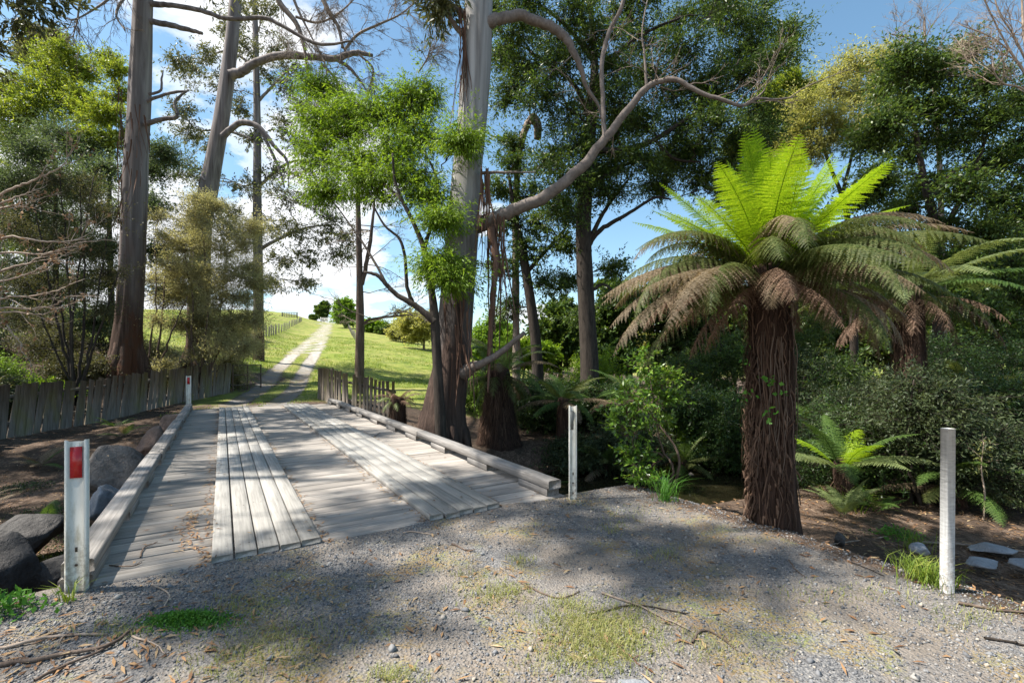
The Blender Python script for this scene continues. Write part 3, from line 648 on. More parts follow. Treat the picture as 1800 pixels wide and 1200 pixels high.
# ================================================================== gravel, litter
def scatter_world(rng, n, x0, x1, y0, y1, near=True):
    x = rng.uniform(x0, x1, n); y = y0+(y1-y0)*rng.uniform(0, 1, n)**(1.8 if near else 1); return x, y
rng = RNG(5)
x, y = scatter_world(rng, 270000, -5, 5, 1.9, 8.0)
S, W = SW(x, y); fz = fbm(x*1.1, y*1.1, 9, 3)
clean = sst(-1.4, -.2, S)*1.0
keep = (S < .02+.06*fbm(x*3, y*3, 2, 2)) & (W > -1.4) & (W < 5.5) & (np.abs(x)/y < 1.2) & (rng.uniform(0, 1, len(x)) < np.clip(.45+.55*clean+.5*fz-.5*sst(4.4, 5.4, W)-.4*sst(0, -1, W)-.38*sst(-.6, -1.6, S)*(np.exp(-((W-1.0)/.42)**2)+np.exp(-((W-2.75)/.42)**2)), .05, 1))
x, y = x[keep], y[keep]; m = len(x); r = np.clip(rng.lognormal(-5.3, .42, m), .0028, .026)
r = r*np.where(rng.uniform(0, 1, m) < .006, 2.2, 1)
z = terr(x, y)+r*.15
base = np.array([[1, 0, 0], [-.3, .95, 0], [-.8, -.7, .1], [.4, -.9, 0], [.1, .2, .75], [0, 0, -.6]], float)
tri = np.array([[0, 1, 4], [1, 2, 4], [2, 3, 4], [3, 0, 4], [1, 0, 5], [2, 1, 5], [3, 2, 5], [0, 3, 5]])
ca = rng.uniform(0, 6.28, m); v = base[None]*rng.uniform(.6, 1.35, (m, 6, 3))
tx = rng.normal(0, .35, m); zz = v[..., 2]+v[..., 0]*tx[:, None]
v = np.stack([v[..., 0]*np.cos(ca)[:, None]-v[..., 1]*np.sin(ca)[:, None], v[..., 0]*np.sin(ca)[:, None]+v[..., 1]*np.cos(ca)[:, None], zz], -1)
v = v*r[:, None, None]+np.column_stack([x, y, z])[:, None]
mb = MB(); mb.add(v.reshape(-1, 3), t=(tri[None]+6*np.arange(m)[:, None, None]).reshape(-1, 3))
kind(mb.build('gravel_stones', M['stone']), 'stuff')
def litter(name, x, y, z, L, W, seed, mat='litter'):
    rng = RNG(seed); n_ = len(x); a = rng.uniform(0, 6.28, n_)
    ax = np.column_stack([np.cos(a), np.sin(a), rng.normal(0, .12, n_)]); mb = MB()
    leaves(mb, np.column_stack([x, y, z+.006]), ax, L, W, rng, up=3, fold=.25); return kind(mb.build(name, M[mat]), 'stuff')
rng = RNG(6); X_ = []; 
x, y = scatter_world(rng, 5200, -6, 6.5, 1.9, 8); S, W = SW(x, y)
k = (S < 0) & (W > -2.5) & (rng.uniform(0, 1, len(x)) < np.clip(.25+.9*sst(1.6, -.6, W)+1.0*sst(4.3, 5.2, W)+.4*fbm(x, y, 4, 2), .05, 1))
X_.append((x[k], y[k], terr(x[k], y[k])))
x = rng.uniform(3, 14, 9000); y = 2.6+rng.uniform(0, 1, 9000)**1.5*9; S, W = SW(x, y); k = (W > 4.9) & (terr(x, y, False) > -1.1); X_.append((x[k], y[k], terr(x[k], y[k])))
x = rng.uniform(-22, -12.3, 9000); y = rng.uniform(10, 26, 9000); X_.append((x, y, terr(x, y)))
x = rng.uniform(-12, -4, 7000); y = rng.uniform(4, 16, 7000); S, W = SW(x, y); k = (W < -.4); X_.append((x[k], y[k], terr(x[k], y[k])))
litter('leaf_litter', *[np.concatenate(c) for c in zip(*X_)], .07, .018, 7)
rng = RNG(81); x, y = scatter_world(rng, 2600, -5, 2, 1.9, 5); S, W = SW(x, y); k = (S < -.15) & (W > -1.6) & (rng.uniform(0, 1, len(x)) < np.clip(.08+.9*sst(1.7, -.3, W)*sst(-.2, -.8, S), 0, 1)); litter('bark_chips', x[k], y[k], terr(x[k], y[k])+.004, .085, .014, 82)
rng = RNG(8); ss = []; ws = []
for wl, sp in ((.60, .03), (1.43, .03), (2.29, .03), (3.13, .02), (1.85, .9), (.3, .4), (3.4, .35)):
    n_ = 260 if sp < .1 else 60; a = rng.uniform(0, 1, n_)**1.6*LEN; ss.append(a); ws.append(wl+rng.normal(0, sp, n_))
for (sc_, wc_) in ((1.3, .52), (1.0, .5), (.55, .55)): ss.append(sc_+rng.normal(0, .14, 45)); ws.append(wc_-np.abs(rng.normal(0, .07, 45)))
ss = np.concatenate(ss); ws = np.concatenate(ws); x, y = XY(ss, ws)
onstrip = ((ws > .63) & (ws < 1.39)) | ((ws > 2.33) & (ws < 3.09)); litter('deck_litter', x, y, np.where(onstrip, .05, .004), .055, .014, 9)
# ================================================================== grass
def blades(name, x, y, z, h, wd, seed, mat, lean=.5):
    rng = RNG(seed); n_ = len(x); a = rng.uniform(0, 6.28, n_); b = np.abs(rng.normal(lean, .3, n_))
    hh = h*rng.uniform(.5, 1.3, n_); dx = np.column_stack([np.cos(a), np.sin(a), 0*a]); sd = np.column_stack([-np.sin(a), np.cos(a), 0*a])
    c = np.column_stack([x, y, z]); p1 = c+dx*(hh*b*.35)[:, None]+Z3*(hh*.6)[:, None]; p2 = c+dx*(hh*b*1.1)[:, None]+Z3*(hh*(1-.25*b))[:, None]; wv = np.asarray(wd)*np.ones(n_)
    v = np.stack([c-sd*wv[:, None]/2, c+sd*wv[:, None]/2, p1+sd*wv[:, None]*.4, p1-sd*wv[:, None]*.4, p2], 1)
    mb = MB(); o5 = 5*np.arange(n_)[:, None]; mb.add(v.reshape(-1, 3), q=np.array([[0, 1, 2, 3]])+o5, t=np.array([[3, 2, 4]])+o5); return mb.build(name, M[mat])
rng = RNG(15); X_ = [[], []]
for (u, v, su, sv_, n_) in ((1060, 1115, 55, 28, 2600), (1010, 1090, 45, 14, 500), (890, 1040, 24, 10, 330), (850, 1045, 30, 14, 260), (915, 985, 14, 5, 160), (815, 1010, 12, 6, 60), (1000, 1062, 25, 8, 200), (1080, 930, 16, 6, 120), (1100, 905, 30, 10, 160), (690, 1190, 30, 10, 250), (490, 1120, 60, 22, 700), (420, 1165, 60, 20, 350), (430, 1062, 40, 10, 200), (210, 1110, 40, 12, 200), (1160, 975, 20, 7, 120), (1260, 1140, 50, 20, 260), (1700, 1085, 50, 14, 200), (1500, 1045, 90, 12, 250), (1030, 1165, 60, 18, 500)):
    uu = u+rng.normal(0, su, n_); vv = v+rng.normal(0, sv_, n_); vv = np.clip(vv, 880, 1260); Yg = F*HC/(vv-V0); X_[0].append((uu-U0)*Yg/F); X_[1].append(Yg)
x = np.concatenate(X_[0]); y = np.concatenate(X_[1]); S, W = SW(x, y); k = S < -.05; x, y = x[k], y[k]
kind(blades('grass', x, y, terr(x, y), .035, .0035, 16, 'grass_dry', .9), 'stuff')
rng = RNG(17); x = rng.uniform(-24, -2, 52000); y = 14.6+rng.uniform(0, 1, 52000)**1.3*24
D = x-smooth_interp(y, TX); k = ((np.abs(np.abs(D)-.8) > .38) & ((np.abs(D) < .45) | (np.abs(D) > 1.2))) & (D > -4-.4*(y-18).clip(0)) & ((y > 17) | (np.abs(D) < 2.6)) & ((fbm(x*.7, y*.7, 1, 3) > -.12) | (y > 26)) & (x > -12.8-(y-20).clip(0)*.5)
x, y = x[k], y[k]; kind(blades('track_grass', x, y, terr(x, y), np.where(y > 20, .10, .07), .012, 18, 'grass', .6), 'stuff')
rng = RNG(19); x = rng.uniform(-42, 2, 60000); y = 26+rng.uniform(0, 1, 60000)**1.2*45; D = x-smooth_interp(y, TX); k = (np.abs(D) > 1.5+.5*fbm(x*.6, y*.6, 2, 2)) & (fbm(x*.35, y*.35, 6, 3) > -.1) & (x < -.05*y); x, y = x[k], y[k]
kind(blades('pasture_grass', x, y, terr(x, y)-.01, .16, .035, 20, 'grass', .8), 'stuff')
def tuft(c, n_, h, spread, label, seed, mat='grass', wd=.005, lean=.7):
    rng = RNG(seed); r = np.abs(rng.normal(0, spread, n_)); a = rng.uniform(0, 6.28, n_); x = c[0]+r*np.cos(a); y = c[1]+r*np.sin(a)
    o = blades('grass_tuft', x, y, terr(x, y)-.01, h, wd, seed, mat, lean); tag(o, label, 'grass tuft', 'grass tufts along the gravel edge'); return o
tuft(G(1628, 1022), 240, .17, .10, 'dense grass tuft at the foot of the plain white post', 70)
tuft(G(1600, 995), 110, .14, .07, 'thinner grass tuft just uphill of the post tuft', 71)
tuft(G(122, 1055), 26, .13, .03, 'few bright blades at the foot of the red reflector post', 72, wd=.007)
tuft((4.05, 4.75), 90, .25, .07, 'upright grass tuft on litter beyond the white post', 73)
tuft((4.35, 6.1), 150, .32, .12, 'broad strappy grass clump between the small ferns and litter', 74, wd=.012, lean=1.0)
tuft((5.9, 5.7), 60, .13, .06, 'little grass tuft beside the dry seedling', 75)
tuft(G(1170, 880), 120, .3, .06, 'feathery blue green tuft under the glossy sapling', 76, 'weed')
# ================================================================== growing things
def perp_jit(rng, d, ang):
    r = nrm(rng.normal(size=d.shape)); r = nrm(r-d*np.sum(r*d, -1, keepdims=True))
    a = np.asarray(ang)[..., None]; return nrm(d*np.cos(a)+r*np.sin(a))
def twiggy(mb, rng, S, Dr, L, R, levels=3, kids=(6, 5), ang=(.5, .35), ratio=.55, trop=(0, 0, .0), wander=.18, k=4, tips=None, rmin=.0024):
    S = np.atleast_2d(S); Dr = nrm(np.atleast_2d(Dr)); L = np.atleast_1d(L).astype(float); R = np.atleast_1d(R).astype(float)
    for lv in range(levels):
        n_ = len(S); m = 6; pt = np.zeros((n_, m, 3)); pt[:, 0] = S; d = Dr.copy()
        for i in range(1, m):
            d = nrm(d+rng.normal(0, wander, d.shape)+np.array(trop)*.25); pt[:, i] = pt[:, i-1]+d*(L/(m-1))[:, None]
        rr = R[:, None]*np.linspace(1, .35, m)[None]
        tubes(mb, pt, rr, max(3, k-lv))
        if tips is not None and lv >= levels-2: tips.append(pt.reshape(-1, 3))
        if lv == levels-1: break
        q = kids[min(lv, len(kids)-1)]; t = rng.uniform(.2, 1, (n_, q))*(m-1.001); i = t.astype(int); f = (t-i)[..., None]; ar = np.arange(n_)[:, None]
        c = pt[ar, i]*(1-f)+pt[ar, i+1]*f; dd = nrm(pt[ar, i+1]-pt[ar, i])
        S = c.reshape(-1, 3); Dr = perp_jit(rng, dd.reshape(-1, 3), rng.normal(ang[0], ang[1]*.5, n_*q))
        L = np.repeat(L, q)*ratio*rng.uniform(.5, 1.2, n_*q)*(1.15-.5*(t/(m-1)).ravel()); R = np.maximum(np.repeat(R, q)*.5, rmin)
CF = dict(sub=9, spray=7, nl=9, L=.11, W=.03, rs=.32, g=.3, spread=.9, up=.6, tw=.012, shell=.5, stem=.5)
def grow(rng, nodes, clumps, wood, leaf, **kw):
    c_ = dict(CF); c_.update(kw); dn = c_.get('dense', 1.0); c_['nl'] = int(round(c_['nl']*1.7*dn)); c_['sub'] = int(round(c_['sub']*1.25)); c_['L'] *= 1.2; c_['W'] *= 1.45
    npnt = [p for p, r in nodes]; nr = [r for p, r in nodes]
    allS = []; allD = []
    for (c, rad) in clumps:
        A = np.array(npnt); rr = np.array(nr); dv = c-A; ds = np.linalg.norm(dv, axis=1)+.9*np.maximum(0, A[:, 2]-c[2]+.2)
        i = int(np.argmin(ds)); a = A[i]; L = np.linalg.norm(c-a); r0 = min(rr[i]*.6, (.012+.014*L)*c_['stem']*2)
        m = 8; t = np.linspace(0, 1, m)[:, None]; mid = (a+c)/2+np.array([0, 0, .12*L])+rng.normal(0, .10*L, 3)
        path = a*(1-t)**2+2*mid*t*(1-t)+c*t*t; path[1:-1] += rng.normal(0, .035*L, (m-2, 3))
        rp = np.linspace(max(r0, .006), max(r0*.35, .004), m); tubes(wood, path, rp, 6)
        for p, r in zip(path[2:], rp[2:]): npnt.append(p); nr.append(r)
        ns = c_['sub']; S = c+ell(rng, ns, c_['shell'])*rad
        j = 3+rng.integers(0, m-3, ns); b = path[j]; w_ = nrm(rng.normal(size=(ns, 3)))*np.linalg.norm(S-b, axis=1)[:, None]*.13
        tt = np.linspace(0, 1, 5)[None, :, None]; pp = b[:, None]*(1-tt)+S[:, None]*tt+w_[:, None]*np.sin(np.pi*tt)
        tubes(wood, pp, np.linspace(1, .4, 5)[None]*c_['tw']*rng.uniform(.7, 1.2, (ns, 1)), 4)
        k = c_['spray']; bs = np.repeat(pp[:, 3], k, 0); E = np.repeat(S, k, 0)+rng.normal(0, 1, (ns*k, 3))*c_['rs']*np.array([1, 1, .6])
        tt = np.linspace(0, 1, 3)[None, :, None]; sp = bs[:, None]*(1-tt)+E[:, None]*tt
        sp[:, 1] += rng.normal(0, .06, (ns*k, 3))*c_['rs']*2
        tubes(wood, sp, np.array([[1, .7, .4]])*c_['tw']*.38*np.ones((ns*k, 1)), 3, cap=False)
        allS.append(bs); allD.append(E)
    S = np.concatenate(allS); E = np.concatenate(allD); nl = c_['nl']; n_ = len(S)
    t = rng.uniform(.25, 1.08, (n_, nl, 1)); C_ = S[:, None]*(1-t)+E[:, None]*t+rng.normal(0, .07, (n_, nl, 3))*c_['rs']*1.6
    d = nrm(E-S)[:, None]+rng.normal(0, c_['spread'], (n_, nl, 3))+np.array([0, 0, -c_['g']])
    leaves(leaf, C_.reshape(-1, 3), d.reshape(-1, 3), c_['L'], c_['W'], rng, c_['up'])
def C(u, v, Y, ru, rv=None, rd=None):
    k = Y/F; rv = ru*.8 if rv is None else rv; rd = ru if rd is None else rd
    cz = 1/math.sqrt(1+((u-U0)/F)**2); return (P(u, v, Y), np.array([ru*k*cz, rd*k*cz, rv*k]))
def pxpath(rows):
    """rows of (u, v, Y, width px) -> points and radii"""
    p = np.array([P(u, v, Y) for u, v, Y, w_ in rows]); r = np.array([w_*Y/F/2/math.sqrt(1+((u-U0)/F)**2) for u, v, Y, w_ in rows]); return p, r
def flat(Y, rows): return [(u, v, Y, w_) for u, v, w_ in rows]
def tree(name, label, cat, trunk, limbs=(), clumps=(), leaf='lf_dark', bark='bark_dark', limbbark=None, seed=0, nseg=16, nlen=40, amp=.12, freq=(2.2, .6), group=None, extra=None, **kw):
    rng = RNG(seed); p, r = pxpath(trunk); b = p[0].copy(); b[2] = float(terr(b[0], b[1])); p[0, 2] = min(p[0, 2], b[2]-.15)
    t = thing(name, label, cat, b, group); ps, rs = spline(p, r, nlen)
    mb = MB(); tubes(mb, ps, rs, nseg, amp, freq, seed); mb.build('trunk', M[bark], t, smooth=True)
    nodes = [(q, rr) for q, rr in zip(ps[nlen//4:], rs[nlen//4:])]
    for lb in limbs:
        pl, rl = pxpath(lb); nl_ = max(10, 5*len(lb)); pl, rl = spline(pl, rl, nl_); q = pl[1:-1]; sc_ = np.minimum(rl[1:-1], .12)[:, None]
        pl[1:-1] = q+rng.normal(0, .10, q.shape)*sc_
        mb = MB(); tubes(mb, pl, rl, 12, .10, (2, 1.2), seed+len(nodes)); mb.build('branch', M[limbbark or bark], t, smooth=True)
        nodes += list(zip(pl[2:], rl[2:]))
    if clumps:
        wood = MB(); lf = MB(); grow(rng, nodes, list(clumps), wood, lf, **kw)
        cr = lf.build('crown', M[leaf], t); wood.build('branchwork', M[limbbark or bark], cr, smooth=True)
    return t, nodes, rng
def roots(t, base, r, n_, L, bark, seed):
    rng = RNG(seed)
    for i in range(n_):
        a = 6.283*i/n_+rng.normal(0, .25); d = np.array([math.cos(a), math.sin(a), 0]); ln = L*rng.uniform(.7, 1.2)
        q = [base+d*r*.35+Z3*r*2.6, base+d*r*.8+Z3*r*.9, base+d*(r*1.0+ln*.4)+Z3*.1, base+d*(r+ln)-Z3*.25]
        p_, r_ = spline(q, [r*.3, r*.36, r*.25, r*.08], 14); mb = MB(); tubes(mb, p_, r_, 9, .3, (2, 3), seed+i); mb.build('buttress', M[bark], t, smooth=True)
def bark_strips(t, tops, Ls, seed, mat='bark_strip', w=(.008, .028)):
    rng = RNG(seed); mb = MB()
    for tp, L in zip(tops, Ls):
        m = 9; q = np.zeros((m, 3)); q[0] = tp; d = np.array([0, 0, -1.])
        for i in range(1, m): d = nrm(d+rng.normal(0, .07, 3)+np.array([0, 0, -.1])); q[i] = q[i-1]+d*L/(m-1)
        wd = rng.uniform(*w); a = rng.uniform(0, 3.14); tw = np.linspace(0, rng.normal(0, 1.5), m); sd = np.column_stack([np.cos(a+tw), np.sin(a+tw), 0*tw])*(wd*np.linspace(1, .4, m))[:, None]
        v = np.stack([q-sd, q+sd], 1).reshape(-1, 3); k = np.arange(m-1)*2; mb.add(v, q=np.stack([k, k+1, k+3, k+2], -1))
    mb.build('hanging_bark', M[mat], t)
# ------------------------------------------------------------------ two big gums behind the left fence
gg = 'tall gum trunks behind the long fence'
A_tr = flat(17, [(217, 715, 96), (218, 672, 72), (222, 600, 56), (228, 533, 49), (235, 400, 46), (238, 300, 44), (244, 200, 42), (248, 100, 38), (252, 0, 36), (256, -150, 32), (262, -350, 25), (266, -520, 16)])
A_cl = [(np.array(c), np.array([r, r, r*.7])) for c, r in [((-17, 15, 16.5), 1.8), ((-15.0, 19.5, 18.5), 1.7), ((-13.3, 14.2, 17.8), 1.9), ((-11.5, 18.5, 16.5), 1.5), ((-12, 20.5, 20), 1.8), ((-16, 16, 21), 2.0), ((-18, 18.5, 18), 1.7)]]
t, nd, rng = tree('gum_tree', 'thicker straight gum trunk with peeling grey bark standing right behind the long fence', 'tree', A_tr,
    [flat(17, [(262, 8, 12), (300, 10, 10), (345, 17, 9), (400, 33, 8), (465, 32, 8), (500, 48, 7), (560, 78, 6), (620, 72, 3)]),
     flat(17, [(264, 38, 13), (300, 45, 11), (335, 53, 9), (356, 59, 6)]),
     flat(16.8, [(258, 178, 8), (285, 168, 6), (310, 162, 6), (332, 160, 3)]),
     flat(16.8, [(255, 218, 12), (285, 210, 9), (312, 205, 8), (307, 182, 6), (318, 168, 5), (332, 158, 3)]),
     flat(16.8, [(262, 166, 6), (282, 160, 5), (284, 140, 4), (287, 124, 2)]),
     [(256, -150, 17, 20), (180, -260, 15, 15), (80, -330, 12, 10), (20, -420, 10.5, 6)], [(258, -200, 17, 18), (330, -330, 14, 13), (400, -520, 12, 8)]],
    A_cl, 'lf_gum', 'bark_grey', seed=101, nseg=40, nlen=120, amp=.16, freq=(3.2, .25), group=gg, sub=9, spray=6, nl=4, L=.20, W=.045, rs=.5, g=.7, tw=.02)
roots(t, np.array([-13.9, 17, float(terr(-13.9, 17))]), .68, 8, .35, 'bark_grey', 3)
bark_strips(t, [P(213+rng.uniform(-6, 3), rng.uniform(120, 420), 16.6) for _ in range(26)], rng.uniform(.5, 2.2, 26), 4)
bark_strips(t, [P(rng.uniform(214, 268), rng.uniform(180, 300), 16.38) for _ in range(16)], rng.uniform(.5, 1.8, 16), 5)
mb = MB()
for s_ in ([(236, -60, 16.6, 8), (200, -10, 16, 6), (160, 20, 15.5, 4), (125, 35, 15, 3), (95, 20, 15, 2)], [(240, -30, 16.6, 7), (205, 20, 16, 5), (220, 55, 15.6, 3)], [(160, -60, 15.5, 6), (142, 0, 15.3, 5), (135, 40, 15.2, 3), (128, 66, 15, 2)]):
    p_, r_ = pxpath(s_); p_, r_ = spline(p_, r_, 24); tubes(mb, p_, r_, 6); i = rng.integers(5, 23, 9); dd = nrm(p_[i]-p_[i-1])
    twiggy(mb, rng, p_[i], perp_jit(rng, dd, rng.uniform(.4, .9, 9)), rng.uniform(.5, 1.3, 9), np.full(9, .013), 3, (6, 5), (.55, .3), .55, (0, 0, -.35), rmin=.0045)
mb.build('dead_twigs', M['bark_dead'], t)
B_tr = flat(24, [(340, 705, 66), (346, 650, 46), (350, 533, 41), (355, 400, 37), (366, 335, 36), (373, 300, 33), (391, 200, 28), (404, 100, 25), (414, 0, 22), (425, -150, 18), (440, -350, 12)])
t, nd, rng = tree('gum_tree', 'leaning gum trunk beyond the thicker one with long arching bare limbs', 'tree', B_tr,
    [flat(23.6, [(405, 133, 20), (428, 124, 17), (450, 110, 15), (500, 97, 14), (555, 101, 12), (590, 104, 11), (612, 96, 10), (632, 93, 9), (655, 98, 6)]),
     flat(23.6, [(590, 104, 8), (615, 120, 6), (635, 145, 4), (645, 160, 2)]),
     flat(23.6, [(392, 240, 14), (410, 223, 12), (428, 215, 12), (455, 224, 10), (485, 260, 7), (505, 285, 5), (508, 330, 3)]),
     flat(23.6, [(455, 224, 7), (475, 262, 6), (492, 300, 5), (500, 330, 3)]),
     flat(23.6, [(362, 318, 6), (352, 312, 5), (350, 330, 3)])], (), 'lf_gum', 'bark_grey', seed=102, nseg=32, nlen=110, amp=.15, freq=(3, .25), group=gg)
roots(t, np.array([P(342, 650, 24)[0], 24, float(terr(P(342, 650, 24)[0], 24))]), .5, 7, .3, 'bark_grey', 6)
mb = MB(); tips = []
srcs = [flat(22, [(489, -40, 12), (489, 0, 11), (521, 42, 9), (535, 86, 6), (540, 130, 3)]), flat(21.5, [(555, -30, 9), (577, 19, 8), (594, 47, 6), (603, 85, 5)]), flat(22, [(605, 89, 5), (629, 61, 5), (664, 44, 4), (703, 26, 3), (735, 0, 2)]), flat(22, [(505, -30, 6), (525, 20, 5), (545, 60, 3), (570, 110, 3), (575, 140, 3), (580, 172, 2)]), flat(22, [(520, 30, 5), (560, 40, 4), (600, 20, 3), (640, -20, 2)]), flat(22, [(565, 112, 5), (590, 140, 4), (600, 175, 2)]), flat(22, [(630, 95, 4), (655, 120, 4), (652, 150, 3)]), flat(22, [(735, 128, 3), (750, 105, 3), (756, 85, 2)])]
for s_ in srcs:
    p_, r_ = pxpath(s_); p_, r_ = spline(p_, r_, 26); tubes(mb, p_, r_, 6)
    i = rng.integers(4, 25, 12); d = nrm(p_[i]-p_[i-1])
    twiggy(mb, rng, p_[i], perp_jit(rng, d, rng.uniform(.4, .9, 12)), rng.uniform(.8, 2.0, 12), np.full(12, .02), 4, (7, 6, 5), (.55, .3), .6, (0, 0, -.25), rmin=.0042)
mb.build('dead_twigs', M['bark_dead'], t)
gx_ = 'gums upstream along the creek'
for lb, bx, by, H, seed, dn, cl in [(q[0], q[1]+1.6+3.4*(q[3] < 15), q[2]-.5, q[3], q[4], q[5]*1.25, [(c[0]+1.6+3.4*(q[3] < 15), c[1]-.5, c[2], c[3]) for c in q[6]]) for q in (('slim gum upstream of the boulders whose shade falls over the gravel', -15.5, 5.4, 19, 151, 1.0, [(-15.2, 3.6, 15.5, 1.0), (-13.6, 2.9, 16.2, .9), (-12.6, 4.2, 15.2, .8), (-11.2, 4.9, 14.2, .8), (-16.6, 4.6, 16.4, .9), (-12.6, 5.9, 17.2, .9), (-13.4, 4.5, 18.6, 1.0), (-11.2, 3.4, 16.6, .8), (-16.5, 6.2, 18, .9), (-14.6, 6.8, 15.0, .9), (-10.4, 5.8, 15.8, .8), (-14.6, 2.5, 18, .8), (-12.4, 2.8, 19, .8)]),
    ('slim gum upstream of the boulders whose shade falls over the deck', -17.5, 9.8, 19, 152, 1.0, [(-17.2, 7.6, 14.8, .9), (-19, 8.6, 16.5, 1.0), (-15.5, 9.3, 17, .9), (-18.5, 10.7, 15.2, 1.0), (-20.3, 9.8, 18.4, 1.0), (-16.6, 11.8, 16.4, 1.0), (-14.2, 12.6, 17.8, 1.2), (-18, 12.9, 18.6, 1.2), (-13, 13.2, 15.5, 1.3), (-15.4, 13.8, 13.9, 1.2), (-12.2, 11.7, 18.7, 1.1), (-20, 12, 16, 1.1), (-13.2, 14.6, 17.2, 1.3), (-11.2, 13.4, 16.4, 1.1)]),
    ('bushy gum beyond the picture edge whose shade falls over the boulder bank', -20.5, 9.6, 13, 153, 2.2, [(-19.5, 8.2, 10.8, 1.3), (-21.2, 9.4, 12.2, 1.3), (-18.6, 10.6, 11.5, 1.3), (-20.5, 11.6, 10.2, 1.3), (-19.3, 12.9, 12.2, 1.3), (-21.5, 13.4, 11, 1.3), (-18.2, 9.2, 13.2, 1.2), (-20.4, 7.4, 13, 1.2), (-17.4, 12, 10.6, 1.2), (-22.9, 8.8, 11.4, 1.3), (-22.2, 11.2, 11.0, 1.3), (-23.9, 12.2, 10.4, 1.3), (-22.7, 13.5, 12, 1.3), (-24.2, 10, 12.4, 1.3), (-23.4, 7.6, 12.2, 1.2), (-21.2, 12.4, 13.2, 1.2), (-22, 14.6, 10.6, 1.2)]))]:
    z = float(terr(bx, by)); t = thing('gum_tree', lb, 'tree', (bx, by, z), gx_); rng = RNG(seed); p_, r_ = spline([(bx, by, z-.3), (bx+.1, by, z+3), (bx-.1, by+.1, z+9), (bx+.1, by, z+14), (bx, by, z+H)], [.34, .27, .22, .15, .05], 50); mb = MB(); tubes(mb, p_, r_, 20, .1, (2.5, .4), seed); mb.build('trunk', M['bark_grey'], t, smooth=True)
    wood = MB(); lf = MB(); grow(rng, list(zip(p_[26:], r_[26:])), [(np.array([x, y, zz]), np.array([r*1.2, r, r*.8])*(.74 if dn < 2 else 1)) for x, y, zz, r in cl], wood, lf, sub=9, spray=7, nl=5, L=.18, W=.045, rs=.36, g=.7, tw=.014, dense=dn); cr = lf.build('crown', M['lf_gum'], t); wood.build('branchwork', M['bark_grey'], cr, smooth=True)
# ------------------------------------------------------------------ the pale gum at the bridge
D_tr = flat(10.3, [(777, 800, 112), (778, 765, 92), (781, 720, 76), (787, 680, 68), (795, 633, 63), (803, 533, 59), (814, 400, 55), (821, 300, 51), (831, 200, 50), (839, 100, 49), (842, 0, 48), (848, -120, 44), (852, -350, 36), (850, -650, 20), (846, -850, 10)])
D_cl = [(np.array(c), np.array([r, r, r*.7])) for c, r in [((-3.5, 11, 16), 1.6), ((2.5, 12, 17), 1.7), ((-.5, 14, 19), 1.8), ((-1.5, 8.5, 18.5), 1.5), ((1.5, 9.5, 20.5), 1.5), ((4.5, 10, 14.5), 1.3), ((-4.5, 13, 19), 1.5), ((-5.2, 7.6, 16.5), 1.4), ((-6.6, 8.6, 18), 1.5), ((-4.2, 9.3, 17.4), 1.4), ((-6.4, 10.8, 17), 1.5), ((-3.4, 7.0, 18.6), 1.3), ((-7.6, 10.2, 19.2), 1.4), ((-5.6, 12.6, 16.4), 1.4)]]
t, nd, rng = tree('gum_tree', 'tallest pale smooth gum with hanging bark rising beside the bridge kerb', 'tree', D_tr,
    [[(838, 396, 10.25, 32), (866, 384, 10.1, 24), (905, 369, 10, 22), (962, 343, 9.9, 20), (1020, 296, 9.8, 18), (1068, 238, 9.7, 15), (1110, 186, 9.6, 13), (1140, 152, 9.5, 11), (1160, 144, 9.5, 10), (1190, 141, 9.4, 9), (1230, 163, 9.3, 8), (1272, 176, 9.2, 7), (1305, 186, 9.2, 6), (1330, 174, 9.2, 5), (1365, 175, 9.2, 4), (1402, 170, 9.1, 2)],
     [(1062, 248, 9.7, 9), (1061, 200, 9.8, 8), (1058, 110, 9.9, 8), (1072, 55, 10, 8), (1094, 8, 10, 7), (1100, -60, 10, 5)],
     [(1137, 160, 9.5, 6), (1133, 100, 9.5, 4), (1129, 55, 9.5, 3), (1138, 0, 9.5, 2)],
     [(848, 48, 10.2, 24), (868, 36, 10.2, 20), (905, 28, 10.3, 18), (945, 38, 10.4, 17), (985, 58, 10.5, 16), (1004, 82, 10.5, 13), (1020, 118, 10.6, 10), (1032, 155, 10.7, 7), (1052, 186, 10.8, 5), (1060, 225, 10.9, 2)],
     [(815, 655, 10.1, 26), (830, 645, 9.9, 18), (852, 636, 9.7, 13), (882, 617, 9.6, 11), (922, 584, 9.4, 7)],
     [(822, 66, 10.2, 12), (806, 52, 10.2, 10), (788, 28, 10.1, 8), (764, -8, 10, 7), (740, -60, 10, 5)], [(822, 30, 10.2, 12), (800, 14, 10.2, 10), (770, -6, 10.1, 8)],
     [(846, 304, 10.1, 6), (880, 303, 10, 5), (942, 303, 9.9, 2)], [(1310, 183, 9.2, 5), (1330, 172, 9.2, 4), (1345, 158, 9.2, 2)],
     [(848, -300, 10.3, 22), (760, -420, 10.6, 15), (680, -560, 11, 8)], [(850, -350, 10.3, 22), (960, -470, 10.8, 15), (1040, -620, 11, 8)]],
    D_cl+[C(774, 5, 10, 6, 6)], 'lf_gum', 'bark_smooth', 'bark_limb', 103, 44, 150, .07, (2.6, .22), None, sub=10, spray=7, nl=7, L=.16, W=.035, rs=.42, g=.8, tw=.016)
mb = MB(); q = [(a_, r_) for a_, r_ in nd if r_ < .085 and a_[2] < 11 and a_[0] > .3]; i = rng.integers(0, len(q), 30); dd = np.column_stack([rng.normal(.3, .6, 30), rng.normal(0, .5, 30), rng.normal(.2, .6, 30)])
twiggy(mb, rng, np.array([q[j][0] for j in i]), dd, rng.uniform(.35, 1.3, 30), np.full(30, .012), 3, (5, 4), (.55, .3), .55, (0, 0, -.1), rmin=.003); mb.build('branchwork', M['bark_dead'], t)
